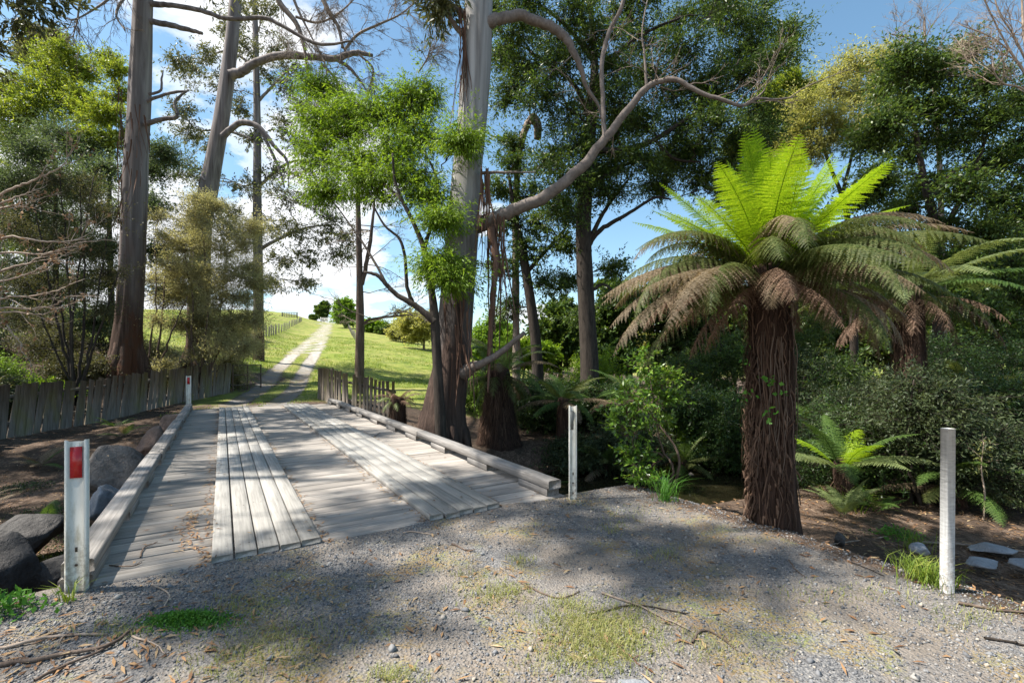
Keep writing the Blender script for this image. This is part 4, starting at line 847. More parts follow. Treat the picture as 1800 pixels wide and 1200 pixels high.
roots(t, P(778, 772, 10.3), .44, 8, .2, 'bark_smooth', 8)
bark_strips(t, [P(rng.uniform(846, 862), rng.uniform(285, 330), 9.95) for _ in range(20)]+[P(rng.uniform(858, 888), rng.uniform(375, 400), 9.9) for _ in range(26)], np.r_[rng.uniform(.6, 2.2, 20), rng.uniform(.8, 3.4, 26)], 9)
bark_strips(t, [P(rng.uniform(806, 818), rng.uniform(0, 110), 10) for _ in range(22)], rng.uniform(.7, 2.4, 22), 10)
bark_strips(t, [P(rng.uniform(780, 835), rng.uniform(480, 640), 9.85) for _ in range(26)], rng.uniform(.4, 1.6, 26), 11)
mb = MB(); p_, r_ = pxpath([(862, 400, 9.8, 13), (872, 460, 9.8, 12), (866, 520, 9.8, 10), (862, 600, 9.8, 7), (858, 690, 9.8, 3)]); p_, r_ = spline(p_, r_, 30); tubes(mb, p_, r_, 7, .5, (2, 6)); mb.build('hanging_bark', M['bark_strip'], t)
# ------------------------------------------------------------------ slender wattle in front of it
E_cl = [C(705, 185, 11, 42, 30), C(745, 165, 11, 26, 22), C(660, 205, 11, 42, 28), C(600, 225, 11.4, 40, 34), C(560, 215, 11.6, 22, 26), C(565, 280, 11.4, 32, 36), C(735, 235, 10.6, 36, 30), C(690, 265, 10.5, 46, 30), C(625, 285, 10.8, 44, 30), C(720, 305, 10.2, 36, 26), C(650, 330, 10.4, 46, 22), C(570, 335, 11, 26, 22), C(812, 248, 9.5, 11, 8), C(775, 385, 9.4, 10, 12), C(792, 487, 9.2, 14, 9), C(770, 462, 9.4, 9, 12), C(560, 150, 12, 18, 16), C(745, 340, 10, 22, 16), C(610, 195, 11.6, 22, 20)]
tree('wattle_tree', 'bright green slender wattle with forked dark stem against the pale gum', 'tree', flat(9.55, [(780, 800, 26), (774, 740, 20), (769, 640, 17), (764, 562, 16), (757, 500, 12), (746, 440, 10), (727, 392, 8), (707, 352, 7), (694, 315, 5), (690, 270, 4)]),
    [flat(9.5, [(764, 566, 14), (735, 541, 11), (702, 521, 9), (682, 503, 8), (663, 484, 7), (640, 478, 4)]), flat(9.6, [(728, 538, 8), (716, 505, 7), (712, 455, 6), (702, 420, 5), (676, 396, 4), (655, 360, 3)]), [(707, 352, 9.55, 6), (660, 310, 10.4, 5), (610, 270, 11, 3)], [(746, 440, 9.55, 7), (770, 330, 10, 5), (742, 260, 10.4, 3)], [(682, 503, 9.5, 5), (640, 430, 10, 4), (590, 360, 10.8, 2)]],
    E_cl, 'lf_bright', 'bark_dark', None, 104, 12, 60, .14, (2, 2), None, sub=17, spray=10, nl=11, L=.085, W=.016, rs=.34, g=.75, tw=.009, shell=.2, spread=.5)
# ------------------------------------------------------------------ thin grey tree beyond the short fence
t, nd, rng = tree('pole_tree', 'thin straight grey tree with bare side branches behind the short picket fence', 'tree', flat(20, [(632, 690, 20), (632, 650, 17), (633, 560, 15), (632, 480, 12), (630, 380, 9), (628, 280, 7), (630, 190, 4)]),
    [flat(20, [(636, 500, 9), (643, 470, 8), (650, 430, 7), (656, 380, 5), (660, 320, 3)]), flat(20, [(634, 574, 6), (650, 562, 5), (690, 556, 4), (725, 553, 2)])], (), bark='bark_mid', seed=105, nseg=12, nlen=40)
mb = MB(); i = rng.integers(0, len(nd), 26); d = np.column_stack([rng.choice([-1, 1], 26), rng.normal(0, .5, 26), rng.uniform(-.1, .6, 26)])
twiggy(mb, rng, np.array([nd[j][0] for j in i]), d, rng.uniform(.8, 2.6, 26), np.full(26, .022), 4, (6, 5, 3), (.6, .3), .5, (0, 0, -.05), rmin=.004); mb.build('branchwork', M['bark_dead'], t)
# ------------------------------------------------------------------ the big blackwood and its neighbours
G_px = [(900, 60, 34), (935, 20, 36), (915, 120, 32), (895, 170, 24), (965, 70, 40), (1010, 30, 38), (990, 115, 38), (950, 165, 32), (1065, 60, 40), (1105, 15, 40), (1125, 80, 34), (1080, 125, 38), (1035, 165, 36), (1000, 205, 36), (1095, 185, 36), (1140, 135, 30), (1185, 35, 36), (1245, 25, 38), (1205, 90, 36), (1290, 35, 36), (1340, 30, 34), (1372, 62, 24), (1322, 85, 32), (1372, 100, 22), (1275, 115, 34), (1230, 145, 30), (1180, 165, 34), (1135, 215, 36), (1195, 230, 34), (1255, 215, 30), (1320, 130, 26), (1245, 185, 26), (1025, 255, 36), (1065, 245, 32), (965, 285, 30), (1000, 315, 36), (1085, 300, 34), (1040, 305, 30), (985, 365, 32), (1120, 275, 30), (1160, 280, 26), (1210, 270, 22), (870, 20, 26), (880, 100, 22), (1150, -30, 50), (1030, -40, 50), (1280, -30, 50), (930, -40, 40), (1180, 305, 28), (1232, 318, 26), (1280, 285, 28), (1315, 240, 26), (1150, 330, 22), (1340, 195, 24), (1290, 335, 22), (1230, 262, 26), (1350, 240, 20), (1070, 345, 24), (1110, 215, 30)]
rng = RNG(77); Gc = [C(u+rng.normal(0, 4), v+rng.normal(0, 4), 15+rng.uniform(-1.8, 1.8), r, r*.72, r*1.1) for u, v, r in G_px]
tree('blackwood_tree', 'large dense dark blackwood spreading behind the pale gum and the sloping bough', 'tree', flat(15, [(1037, 720, 44), (1036, 650, 34), (1032, 560, 30), (1028, 480, 28), (1026, 400, 27), (1030, 330, 25), (1035, 260, 22), (1040, 200, 18), (1045, 120, 14), (1040, 40, 10), (1030, -60, 8)]),
    [flat(15, [(1030, 440, 10), (1045, 415, 9), (1065, 398, 8), (1110, 372, 6), (1150, 348, 5), (1175, 350, 3)]), flat(15, [(1030, 430, 9), (1062, 372, 7), (1085, 340, 6), (1105, 315, 3)]), flat(14.6, [(1036, 262, 13), (1080, 265, 11), (1120, 258, 10), (1152, 245, 9), (1200, 214, 7), (1260, 168, 6), (1300, 105, 4)]), flat(14.6, [(1152, 247, 6), (1175, 272, 6), (1195, 282, 5), (1230, 285, 3)]), flat(15, [(1038, 210, 10), (1010, 150, 8), (975, 120, 7), (930, 90, 4)]), flat(15.4, [(1042, 150, 10), (1085, 95, 8), (1130, 60, 6), (1200, 30, 4)]), flat(15, [(1044, 110, 9), (1000, 50, 7), (950, 10, 4)]), flat(15, [(1034, 330, 8), (1080, 300, 6), (1130, 275, 4)]), flat(15, [(1030, 520, 6), (1060, 500, 5), (1085, 520, 4)])],
    Gc, 'lf_dark', 'bark_dark', None, 106, 16, 60, .12, (2, .8), None, sub=14, spray=10, nl=8, L=.10, W=.027, rs=.42, g=.25, tw=.011, shell=.3)
tree('blackwood_tree', 'smaller blackwood on a leaning dark stem between pale gum and large blackwood', 'tree', flat(16, [(948, 700, 24), (944, 630, 20), (937, 560, 18), (925, 480, 16), (914, 420, 12), (902, 360, 8), (895, 310, 5)]), [flat(16, [(925, 480, 8), (960, 440, 6), (995, 400, 4)])],
    [C(*a) for a in [(880, 330, 16.4, 26), (890, 385, 16, 28), (905, 290, 16.6, 22), (955, 395, 16, 30), (995, 425, 15.6, 26), (930, 440, 16, 30), (1005, 372, 16, 24), (885, 470, 16.5, 26), (965, 500, 16.2, 28), (890, 540, 17, 24), (930, 345, 16.4, 26), (1000, 500, 17, 20), (900, 250, 16.8, 16), (1085, 470, 17, 20), (1095, 520, 17.5, 22), (1020, 560, 18, 22)]], 'lf_dark', 'bark_dark', None, 107, 12, 40, .12, (2, 1), None, sub=11, spray=8, nl=9, L=.115, W=.031, rs=.32, tw=.011)
tree('dead_snag', 'broken dead grey trunk with bent over splintered top amid the dark leaves', 'tree', flat(17, [(908, 700, 15), (907, 520, 13), (906, 400, 12), (908, 330, 11), (912, 275, 11), (919, 240, 11), (930, 214, 12), (938, 206, 12), (946, 222, 13), (947, 245, 9)]), [flat(16.8, [(933, 210, 9), (942, 222, 9), (941, 245, 5)]), flat(16.9, [(934, 210, 4), (931, 196, 3), (930, 186, 1)])], (), bark='bark_dead', seed=108, nseg=12, nlen=50, amp=.3, freq=(2, 4))
go = 'olive wattles beyond the big fern'
tree('wattle_tree', 'rounded pale olive wattle with twisting dark stem behind the bright fern fronds', 'tree', flat(18, [(1505, 720, 18), (1500, 560, 15), (1495, 420, 12), (1480, 345, 9), (1462, 300, 7), (1447, 255, 6), (1440, 210, 4)]), [flat(18, [(1480, 345, 7), (1500, 260, 6), (1512, 190, 4)]), flat(18, [(1447, 255, 5), (1430, 225, 4), (1470, 180, 3)])],
    [C(*a) for a in [(1415, 180, 18, 30), (1465, 145, 18, 32), (1500, 118, 18, 28), (1540, 112, 18.5, 26), (1450, 205, 17.5, 32), (1500, 170, 18, 30), (1400, 225, 18, 28), (1440, 255, 17.6, 28), (1545, 160, 18.5, 28), (1485, 230, 17.5, 28), (1405, 275, 18, 24), (1530, 210, 18, 26), (1380, 255, 18.5, 18), (1575, 130, 18.5, 20)]], 'lf_olive', 'bark_dark', None, 109, 12, 40, .12, (2, 1), go, sub=16, spray=10, nl=8, L=.10, W=.026, rs=.44, tw=.008, shell=.3)
tree('wattle_tree', 'darker olive wattle low between the large blackwood and the rounded pale wattle', 'tree', flat(23, [(1400, 720, 16), (1395, 500, 13), (1385, 330, 9), (1380, 230, 6)]), [],
    [C(*a) for a in [(1385, 145, 23, 24), (1420, 160, 23, 20), (1350, 165, 23, 20), (1375, 190, 23, 26), (1335, 215, 23, 22), (1345, 260, 23, 24), (1400, 220, 23, 20), (1320, 300, 23, 22), (1370, 300, 23, 22), (1300, 250, 23, 18)]], 'lf_yellow', 'bark_dark', None, 110, 10, 30, .12, (2, 1), go, sub=13, spray=10, nl=13, L=.14, W=.04, rs=.42, tw=.01)
L_px = [(1595, 105, 28), (1570, 145, 28), (1640, 130, 30), (1692, 95, 24), (1720, 140, 30), (1600, 185, 32), (1660, 190, 32), (1555, 215, 28), (1528, 250, 24), (1600, 262, 32), (1680, 250, 34), (1742, 210, 32), (1790, 180, 28), (1742, 285, 32), (1792, 262, 30), (1545, 310, 24), (1622, 325, 30), (1690, 335, 32), (1760, 345, 32), (1585, 370, 26), (1660, 405, 30), (1740, 410, 32), (1796, 380, 28), (1830, 300, 40), (1840, 200, 40), (1620, 455, 28), (1850, 420, 40), (1520, 350, 20), (1690, 470, 32), (1765, 480, 32)]
L_px += [(1560, 430, 24), (1600, 520, 26), (1680, 540, 28), (1750, 560, 30), (1810, 520, 34), (1530, 420, 18)]
rng = RNG(78); tree('blackwood_tree', 'dense dark green tree over the second tree fern at the picture edge', 'tree', flat(13.5, [(1645, 730, 30), (1648, 620, 24), (1650, 500, 21), (1640, 380, 18), (1627, 330, 15), (1612, 245, 10), (1600, 170, 6)]),
    [flat(13.5, [(1650, 420, 14), (1700, 330, 10), (1735, 240, 6)]), flat(13.5, [(1648, 470, 14), (1740, 380, 10), (1800, 290, 6)]), flat(13.2, [(1635, 350, 10), (1690, 295, 8), (1760, 310, 6)])],
    [C(u, v, 13.5+rng.uniform(-1.4, 1.4), r, r*.75, r*1.1) for u, v, r in L_px], 'lf_dark', 'bark_dark', None, 111, 14, 40, .12, (2, 1), None, sub=16, spray=10, nl=9, L=.10, W=.030, rs=.40, g=.3, tw=.010, shell=.3)
t, nd, rng = tree('bare_tree', 'leafless pale twigged tree reaching in over the dense dark tree', 'tree', flat(12, [(1900, 760, 26), (1895, 500, 22), (1880, 320, 18), (1845, 210, 13), (1815, 150, 9), (1800, 60, 6), (1795, -40, 4)]), [flat(12, [(1845, 210, 7), (1800, 158, 5), (1765, 148, 4), (1748, 128, 3), (1745, 100, 2)]), flat(12, [(1815, 150, 6), (1770, 80, 4), (1735, 10, 3), (1715, -40, 2)]), flat(12, [(1805, 110, 5), (1780, 60, 4), (1755, 20, 3), (1740, -40, 2)]), flat(12, [(1815, 150, 5), (1790, 110, 4), (1750, 70, 3), (1690, 45, 2)])], (), bark='bark_deadpale', seed=112, nseg=8, nlen=30)
mb = MB(); q = [p for p, r in nd if p[2] > 6.5]; i = rng.integers(0, len(q), 44); d = np.column_stack([rng.normal(-.5, .5, 44), rng.normal(0, .4, 44), rng.uniform(.1, 1, 44)])
twiggy(mb, rng, np.array([q[j] for j in i]), d, rng.uniform(.5, 1.5, 44), np.full(44, .012), 4, (5, 4, 4), (.45, .25), .58, (0, 0, .12)); mb.build('branchwork', M['bark_deadpale'], t)
t, nd, rng = tree('bare_tree', 'leafless grey twig crown showing above the rounded pale wattle', 'tree', flat(19, [(1660, 760, 16), (1655, 400, 12), (1645, 180, 9), (1628, 90, 6), (1625, 30, 3)]), [flat(19, [(1632, 105, 5), (1600, 70, 3), (1565, 60, 2)])], (), bark='bark_dead', seed=113, nseg=8, nlen=30)
mb = MB(); q = [p for p, r in nd if p[2] > 12.4]; i = rng.integers(0, len(q), 16); d = np.column_stack([rng.normal(-.4, .6, 16), rng.normal(0, .4, 16), rng.uniform(.1, 1, 16)])
twiggy(mb, rng, np.array([q[j] for j in i]), d, rng.uniform(.8, 2., 16), np.full(16, .015), 4, (6, 5, 4), (.45, .25), .58, (0, 0, .12)); mb.build('branchwork', M['bark_dead'], t)
# ------------------------------------------------------------------ trees and scrub behind the left fence
def easy(name, label, Y, trunk_u, top, clumps, leaf, seed, group=None, w0=14, bark='bark_dark', **kw):
    return tree(name, label, 'tree', flat(Y, [(trunk_u, 720, w0*1.2), (trunk_u+3, 600, w0), (trunk_u-3, (600+top)/2, w0*.7), (trunk_u, top, w0*.3)]), (), [C(u, v, Y+dy, r, r*.8, r) for u, v, r, dy in clumps], leaf, bark, None, seed, 10, 30, .12, (2, 1), group, **kw)
gl = 'wattles filling the bank behind the long fence'
rng = RNG(80); R_ = lambda a: [(u+rng.normal(0, 3), v+rng.normal(0, 3), r, rng.uniform(-1.6, 1.6)) for u, v, r in a]
easy('wattle_tree', 'tallest yellow green wattle at the picture edge under the white cloud', 26, 80, 130, R_([(20, 200, 34), (55, 160, 34), (75, 118, 28), (115, 100, 28), (145, 130, 28), (100, 150, 34), (30, 245, 30), (70, 200, 34), (120, 185, 32), (150, 175, 24), (-20, 230, 36), (-30, 290, 40), (10, 160, 20), (60, 260, 36), (130, 240, 34), (20, 330, 40), (90, 330, 40), (160, 320, 34), (40, 420, 40), (120, 420, 36)]), 'lf_yellow', 121, gl, sub=15, spray=10, nl=8, L=.15, W=.042, rs=.55, tw=.012)
easy('wattle_tree', 'small yellow green wattle touching the thicker gum trunk', 23, 195, 190, R_([(180, 195, 26), (205, 165, 22), (170, 225, 26), (205, 205, 24), (190, 245, 24), (160, 240, 18), (205, 125, 18), (190, 110, 14), (215, 240, 18)]), 'lf_yellow', 122, gl, sub=11, spray=8, nl=9, L=.14, W=.038, rs=.36, tw=.01)
easy('wattle_tree', 'grey green feathery wattle low in front of the tallest yellow green wattle', 20.5, 100, 280, R_([(50, 265, 36), (105, 250, 36), (150, 275, 30), (25, 320, 36), (85, 315, 38), (140, 325, 34), (185, 300, 28), (50, 380, 36), (115, 380, 36), (175, 370, 30), (15, 400, 30), (-30, 340, 44), (-30, 430, 40), (75, 440, 32), (140, 440, 30), (190, 430, 24), (270, 300, 22), (285, 270, 18), (265, 350, 20), (20, 480, 36), (80, 510, 36), (140, 500, 34), (190, 490, 28), (30, 560, 36), (100, 570, 34), (170, 560, 28), (-40, 520, 40), (285, 440, 22), (305, 510, 22)]), 'lf_blue', 123, gl, sub=17, spray=11, nl=9, L=.115, W=.03, rs=.55, tw=.01)
for i, (u, v) in enumerate(((52, 62), (98, 70))):
    easy('far_tree', ['slim dark treetop just left of the other above the yellow wattle', 'lower of two dark treetops above the tallest yellow wattle'][i], 44, u, v-18, R_([(u, v-14, 8), (u, v+4, 14), (u-8, v+20, 16), (u+8, v+22, 16), (u, v+45, 22)]), 'lf_gum', 124+i, 'dark treetops behind the yellow wattle', 8, sub=9, spray=7, nl=8, L=.26, W=.08, rs=.5, tw=.02)
def scrub(name, label, base, stems, clumps, leaf, seed, bark='bark_dark', group=None, r0=.05, cat='shrub', **kw):
    rng = RNG(seed); b = np.array([base[0], base[1], float(terr(base[0], base[1]))]); t = thing(name, label, cat, b, group); nodes = []
    for st in stems:
        q = np.vstack([b+np.r_[rng.normal(0, r0*1.6, 2), -.1], st]); q = np.insert(q, 1, q[0]*.6+q[1]*.4+np.r_[rng.normal(0, .12, 2), .15], 0)
        p_, r_ = spline(q, np.linspace(r0, r0*.28, len(q)), 18); p_[2:] += rng.normal(0, r0*.35, (16, 3)); mb = MB(); tubes(mb, p_, r_*rng.uniform(.7, 1.1), 7, .2, (2, 3), seed); mb.build('stem', M[bark], t, smooth=True); nodes += list(zip(p_[5:], r_[5:]))
    wood = MB(); lf = MB(); grow(rng, nodes, clumps, wood, lf, **kw); cr = lf.build('foliage', M[leaf], t); wood.build('branchwork', M[bark], cr, smooth=True); return t
TEA = dict(sub=12, spray=11, nl=7, L=.055, W=.016, rs=.32, g=-.1, tw=.006, spread=1.0, stem=.35)
scrub('tea_tree', 'dark multi stemmed tea tree fanning out behind the long fence', P(135, 670, 14.6), [[P(u, v, Y)] for u, v, Y in [(60, 360, 14), (105, 300, 14.5), (140, 330, 15), (165, 310, 14.4), (208, 480, 14.2), (50, 500, 13.8), (95, 420, 15), (190, 400, 15)]],
      [C(u, v, 14.5+rng.uniform(-.8, .8), r, r*.85) for u, v, r in [(60, 350, 30), (105, 320, 30), (150, 330, 30), (175, 380, 26), (60, 420, 30), (110, 410, 32), (160, 440, 28), (195, 480, 22), (35, 490, 30), (85, 490, 30), (135, 510, 26), (180, 540, 20), (20, 400, 28), (30, 560, 26), (0, 620, 34), (60, 600, 22)]], 'lf_teadark', 131, **TEA)
TEA2 = dict(TEA); TEA2.update(sub=16, nl=12, L=.06, W=.018, rs=.36)
gt = 'tea trees among the gum trunks'
scrub('tea_tree', 'brown stemmed sparse tea tree in the gap between the two gum trunks', P(265, 660, 18), [[P(250, 570, 18), P(235, 500, 18)], [P(285, 560, 18), P(295, 450, 18)], [P(300, 590, 17.6), P(330, 520, 17.4)], [P(275, 540, 18), P(272, 420, 18)]], [C(u, v, 18+rng.uniform(-.6, .6), r) for u, v, r in [(285, 420, 20), (300, 470, 20), (268, 490, 18), (290, 530, 18), (320, 500, 18), (275, 560, 14), (310, 570, 14), (280, 380, 14)]], 'lf_tea', 132, 'bark_mid', gt, .06, **TEA)
scrub('tea_tree', 'pale olive tea tree covering the foot of the leaning gum trunk', P(352, 655, 18.6), [[P(340, 540, 18.4), P(325, 450, 18.2)], [P(365, 540, 18.4), P(360, 420, 18.4)], [P(385, 560, 18.6), P(400, 440, 18.6)], [P(395, 590, 18.6), P(430, 470, 18.8)], [P(330, 590, 18.2), P(312, 540, 18)]],
      [C(u, v, 18.4+rng.uniform(-.8, .8), r, r*.85) for u, v, r in [(345, 385, 24), (375, 368, 20), (400, 400, 24), (350, 425, 28), (390, 440, 28), (430, 430, 22), (325, 465, 26), (365, 480, 28), (408, 480, 28), (440, 475, 18), (345, 525, 26), (390, 530, 26), (428, 525, 22), (320, 430, 18), (310, 520, 18), (370, 575, 24), (410, 570, 22), (335, 570, 16), (350, 355, 16), (330, 400, 18), (445, 400, 16), (450, 500, 18), (385, 500, 26), (355, 560, 20), (395, 605, 22), (440, 560, 20), (360, 620, 18), (430, 610, 18), (310, 480, 18)]], 'lf_tea', 133, 'bark_mid', gt, .06, **TEA2)
scrub('tea_tree', 'low brownish tea tree bush at the fence end beside the track', P(418, 640, 22), [[P(410, 590, 22)], [P(425, 580, 22)], [P(435, 600, 22)]], [C(u, v, 22+rng.uniform(-.5, .5), r) for u, v, r in [(412, 570, 18), (430, 585, 18), (400, 605, 18), (422, 615, 20), (440, 610, 14), (405, 635, 14)]], 'lf_tea', 134, 'bark_mid', gt, .05, **dict(TEA2, nl=9))
Cc = [(335, 135, 26), (360, 100, 24), (400, 55, 26), (430, 80, 24), (480, 70, 26), (520, 120, 24), (500, 160, 26), (470, 130, 24), (330, 225, 24), (360, 250, 26), (315, 190, 22), (500, 215, 26), (530, 190, 24), (365, 310, 24), (520, 260, 24), (540, 300, 26), (480, 300, 26), (430, 330, 26), (330, 300, 22), (490, 345, 28), (550, 350, 24), (520, 400, 30), (480, 400, 28), (560, 410, 30), (590, 390, 24), (500, 450, 28), (545, 450, 26), (595, 450, 22), (420, 20, 24), (470, 20, 24), (390, 150, 22), (310, 110, 18), (430, 190, 20), (480, 500, 22), (540, 495, 18), (400, 380, 22), (610, 420, 18), (445, 240, 18)]
tree('gum_tree', 'slim airy gum with sparse leaf sprays standing behind the leaning trunk', 'tree', flat(33, [(455, 690, 24), (455, 600, 20), (454, 500, 18), (453, 400, 17), (452, 300, 15), (452, 200, 13), (450, 100, 11), (448, 0, 9), (447, -80, 6)]), [flat(33, [(453, 440, 8), (490, 420, 6), (540, 400, 4), (590, 395, 2)]), flat(33, [(452, 330, 7), (500, 290, 5), (535, 280, 3)]), flat(33, [(452, 250, 7), (400, 230, 5), (350, 230, 3)]), flat(33, [(452, 180, 6), (490, 140, 4), (520, 110, 3)]), flat(33, [(451, 120, 6), (400, 90, 4), (350, 110, 3)])],
     [C(u, v, 33+rng.uniform(-2, 2), r, r*.8) for u, v, r in Cc], 'lf_gum', 'bark_grey', None, 114, 14, 60, .1, (2, .5), None, sub=9, spray=7, nl=7, L=.18, W=.052, rs=.5, g=.5, tw=.018)
# dead shrub reaching in at the picture edge
ZS = lambda x, y: (x/2.667, 250+y/2.667)
tw = [[(0, 245), (100, 200), (200, 160), (290, 110), (350, 20)], [(0, 290), (100, 250), (180, 220)], [(0, 310), (100, 300), (170, 265)], [(0, 450), (200, 465), (300, 465), (420, 450)], [(0, 520), (200, 525), (300, 500), (380, 465)], [(0, 605), (120, 570), (230, 520), (350, 490)], [(0, 655), (100, 630), (180, 595), (260, 540)], [(0, 735), (150, 720), (280, 690), (390, 640)], [(0, 780), (150, 780), (260, 760), (320, 720)], [(0, 800), (200, 805), (290, 775)], [(0, 850), (60, 900), (110, 960)]]
b = np.array([-9.6, 7.0, float(terr(-9.6, 7.0))]); t = thing('dead_shrub', 'bare bleached shrub with curled brown leaves reaching in from the picture edge', 'shrub', b)
mb = MB(); p_, r_ = spline([b-[0, 0, .1], b+[.1, 0, 1], b+[-.1, .1, 2.2], b+[.1, 0, 3.6], b+[.3, 0, 4.6]], [.09, .08, .06, .045, .02], 24); tubes(mb, p_, r_, 9, .2); mb.build('trunk', M['bark_deadpale'], t, smooth=True); mb = MB(); lf = MB(); rng = RNG(140); tips = []
for i, row in enumerate(tw):
    Y = 6.6+rng.uniform(-.5, .4); q = np.array([P(*ZS(*c), Y) for c in row]); st = np.array([-9.5+rng.normal(0, .05), 7.0, np.clip(q[0][2]-.35, .4, 4.4)])
    p_, r_ = spline(np.vstack([st, (st*.4+q[0]*.6)-[0, 0, .1], q]), np.linspace(.022, .005, len(q)+2), 34); p_[1:] += rng.normal(0, .006, (33, 3)); tubes(mb, p_, r_, 6)
    j = rng.integers(12, 33, 7); d = nrm(p_[j]-p_[j-1]); twiggy(mb, rng, p_[j], perp_jit(rng, d, rng.uniform(.3, .9, 7)), rng.uniform(.15, .6, 7), np.full(7, .006), 2, (4,), (.5, .3), .5, (0, 0, .3), tips=tips)
mb.build('branchwork', M['bark_deadpale'], t, smooth=True); tp = np.concatenate(tips); j = rng.integers(0, len(tp), 150); leaves(lf, np.repeat(tp[j], 3, 0)+rng.normal(0, .02, (450, 3)), rng.normal(0, 1, (450, 3))+[0, 0, -.8], .06, .03, rng, .1, .5); lf.build('dead_leaves', M['litter'], t)
# ================================================================== ferns
def frond(mb, rng, base, az, L, e0, bend, W, npn, npl, fold=.15, sway=0.0, stipe=.14, rach=.006, ragged=.0, pl=1.15):
    """pinnate frond: arching rachis, two rows of pinnae, each a double row of narrow pinnules"""
    m = 40; t = np.linspace(0, 1, m); el = e0-bend*t**1.35; h = np.array([math.cos(az), math.sin(az), 0]); sdv = np.array([-h[1], h[0], 0])
    st = (np.cos(el)[:, None]*h+np.sin(el)[:, None]*Z3+sdv*(sway*t)[:, None]); pt = base+np.cumsum(nrm(st), 0)*L/m
    tubes(mb, pt[::3], np.linspace(rach, rach*.2, len(pt[::3])), 4, cap=False)
    tp = np.linspace(stipe, .985, npn); f = tp*(m-1); i = np.minimum(f.astype(int), m-2); fr = (f-i)[:, None]
    p0 = pt[i]*(1-fr)+pt[i+1]*fr; d0 = nrm(pt[i+1]-pt[i]); x = (tp-stipe)/(1-stipe)
    wl = W*np.minimum(1, (.45+2.6*x))*np.clip(1-x, 0, 1)**.62*1.15
    sd0 = np.tile(sdv, (npn, 1)); sd0 = nrm(sd0-d0*np.sum(sd0*d0, 1, keepdims=True)); up = np.cross(sd0, d0)*-1
    up = np.where(up[:, 2:3] < 0, up, up)
    for sg in (-1, 1):
        ln = wl*rng.uniform(.88, 1.08, npn)*(1-ragged*rng.uniform(0, 1, npn)*(rng.uniform(0, 1, npn) < .5))
        dd = nrm(sd0*sg+d0*.42+rng.normal(0, .05+.12*ragged, (npn, 3))); n_ = npl
        tt = (np.arange(n_)+.5)/n_
        # pinna curves downward by its weight
        q = p0[:, None]+dd[:, None]*(ln[:, None]*tt)[..., None]+np.array([0, 0, -1.])*(fold*ln[:, None]*tt**1.6)[..., None]
        dq = nrm(np.gradient(q, axis=1)); nn = np.cross(dq, d0[:, None]); 
        pv = nrm(d0[:, None]-dq*np.sum(d0[:, None]*dq, -1, keepdims=True))
        lp = (ln/n_*1.15)[:, None]; wid = ((L*(1-stipe)/npn)*.5*pl)*np.clip(1.06-tt**2.2, .1, 1)[None]*np.clip(ln/(W*.35), .25, 1)[:, None]
        for s2 in (-1, 1):
            a = q; tipv = pv*s2*wid[..., None]+dq*(lp*.45)[..., None]+rng.normal(0, .10, q.shape)*wid[..., None]
            b1 = dq*(lp*.42)[..., None]
            v = np.stack([a-b1, a+b1, a+tipv+b1*.45, a+tipv-b1*.35], 2); mb.add(v.reshape(-1, 3), q=np.arange(v.shape[0]*v.shape[1]*4).reshape(-1, 4))
        v = np.stack([p0-d0*.002, p0+d0*.002, q[:, -1]], 1); mb.add(v.reshape(-1, 3), t=np.arange(3*npn).reshape(-1, 3))
def fibre_trunk(t, base, top, r0, r1, seed, nstr=500, skirt=.03, lens=(.25, .8), amp=.22):
    rng = RNG(seed); base = np.asarray(base, float); top = np.asarray(top, float); H = top[2]-base[2]
    q = [base-[0, 0, .25], base+[0, 0, .1], base*.6+top*.4+np.r_[rng.normal(0, .02, 2), 0], top, top+[0, 0, .12]]
    p_, r_ = spline(q, [r0*1.25, r0*1.08, (r0+r1)/2, r1, r1*.5], 60); mb = MB(); tubes(mb, p_, r_, 48, amp, (4.5, 1.6), seed); mb.build('trunk', M['fibre'], t, smooth=True)
    a = rng.uniform(0, 6.28, nstr); f = rng.uniform(.05, 1.02, nstr)**.8; m = 6; L = rng.uniform(*lens, nstr); rr = (r0+(r1-r0)*f)*rng.uniform(.98, 1.10, nstr)
    c = base+(top-base)*f[:, None]; dr = np.column_stack([np.cos(a), np.sin(a), 0*a]); pts = np.zeros((nstr, m, 3)); sid = np.column_stack([-np.sin(a), np.cos(a), 0*a])
    wob = rng.normal(0, .05, nstr)
    for i in range(m):
        u_ = i/(m-1); pts[:, i] = c+dr*(rr+skirt*np.sin(u_*2.6)*rng.uniform(.2, 2.0, nstr))[:, None]+sid*(wob*u_+rng.normal(0, .008, nstr))[:, None]-Z3*(L*u_)[:, None]
    pts[:, :, 2] = np.maximum(pts[:, :, 2], base[2]+.02); wd = rng.uniform(.003, .010, nstr)[:, None, None]*np.linspace(1, .3, m)[None, :, None]
    v = np.stack([pts-sid[:, None]*wd, pts+sid[:, None]*wd], 2).reshape(-1, 3); k = np.arange(m-1)*2; qd = np.stack([k, k+1, k+3, k+2], -1)
    mb = MB(); mb.add(v, q=(qd[None]+2*m*np.arange(nstr)[:, None, None]).reshape(-1, 4)); kind(mb.build('fibre_skirt', M['strand'], t), 'stuff')
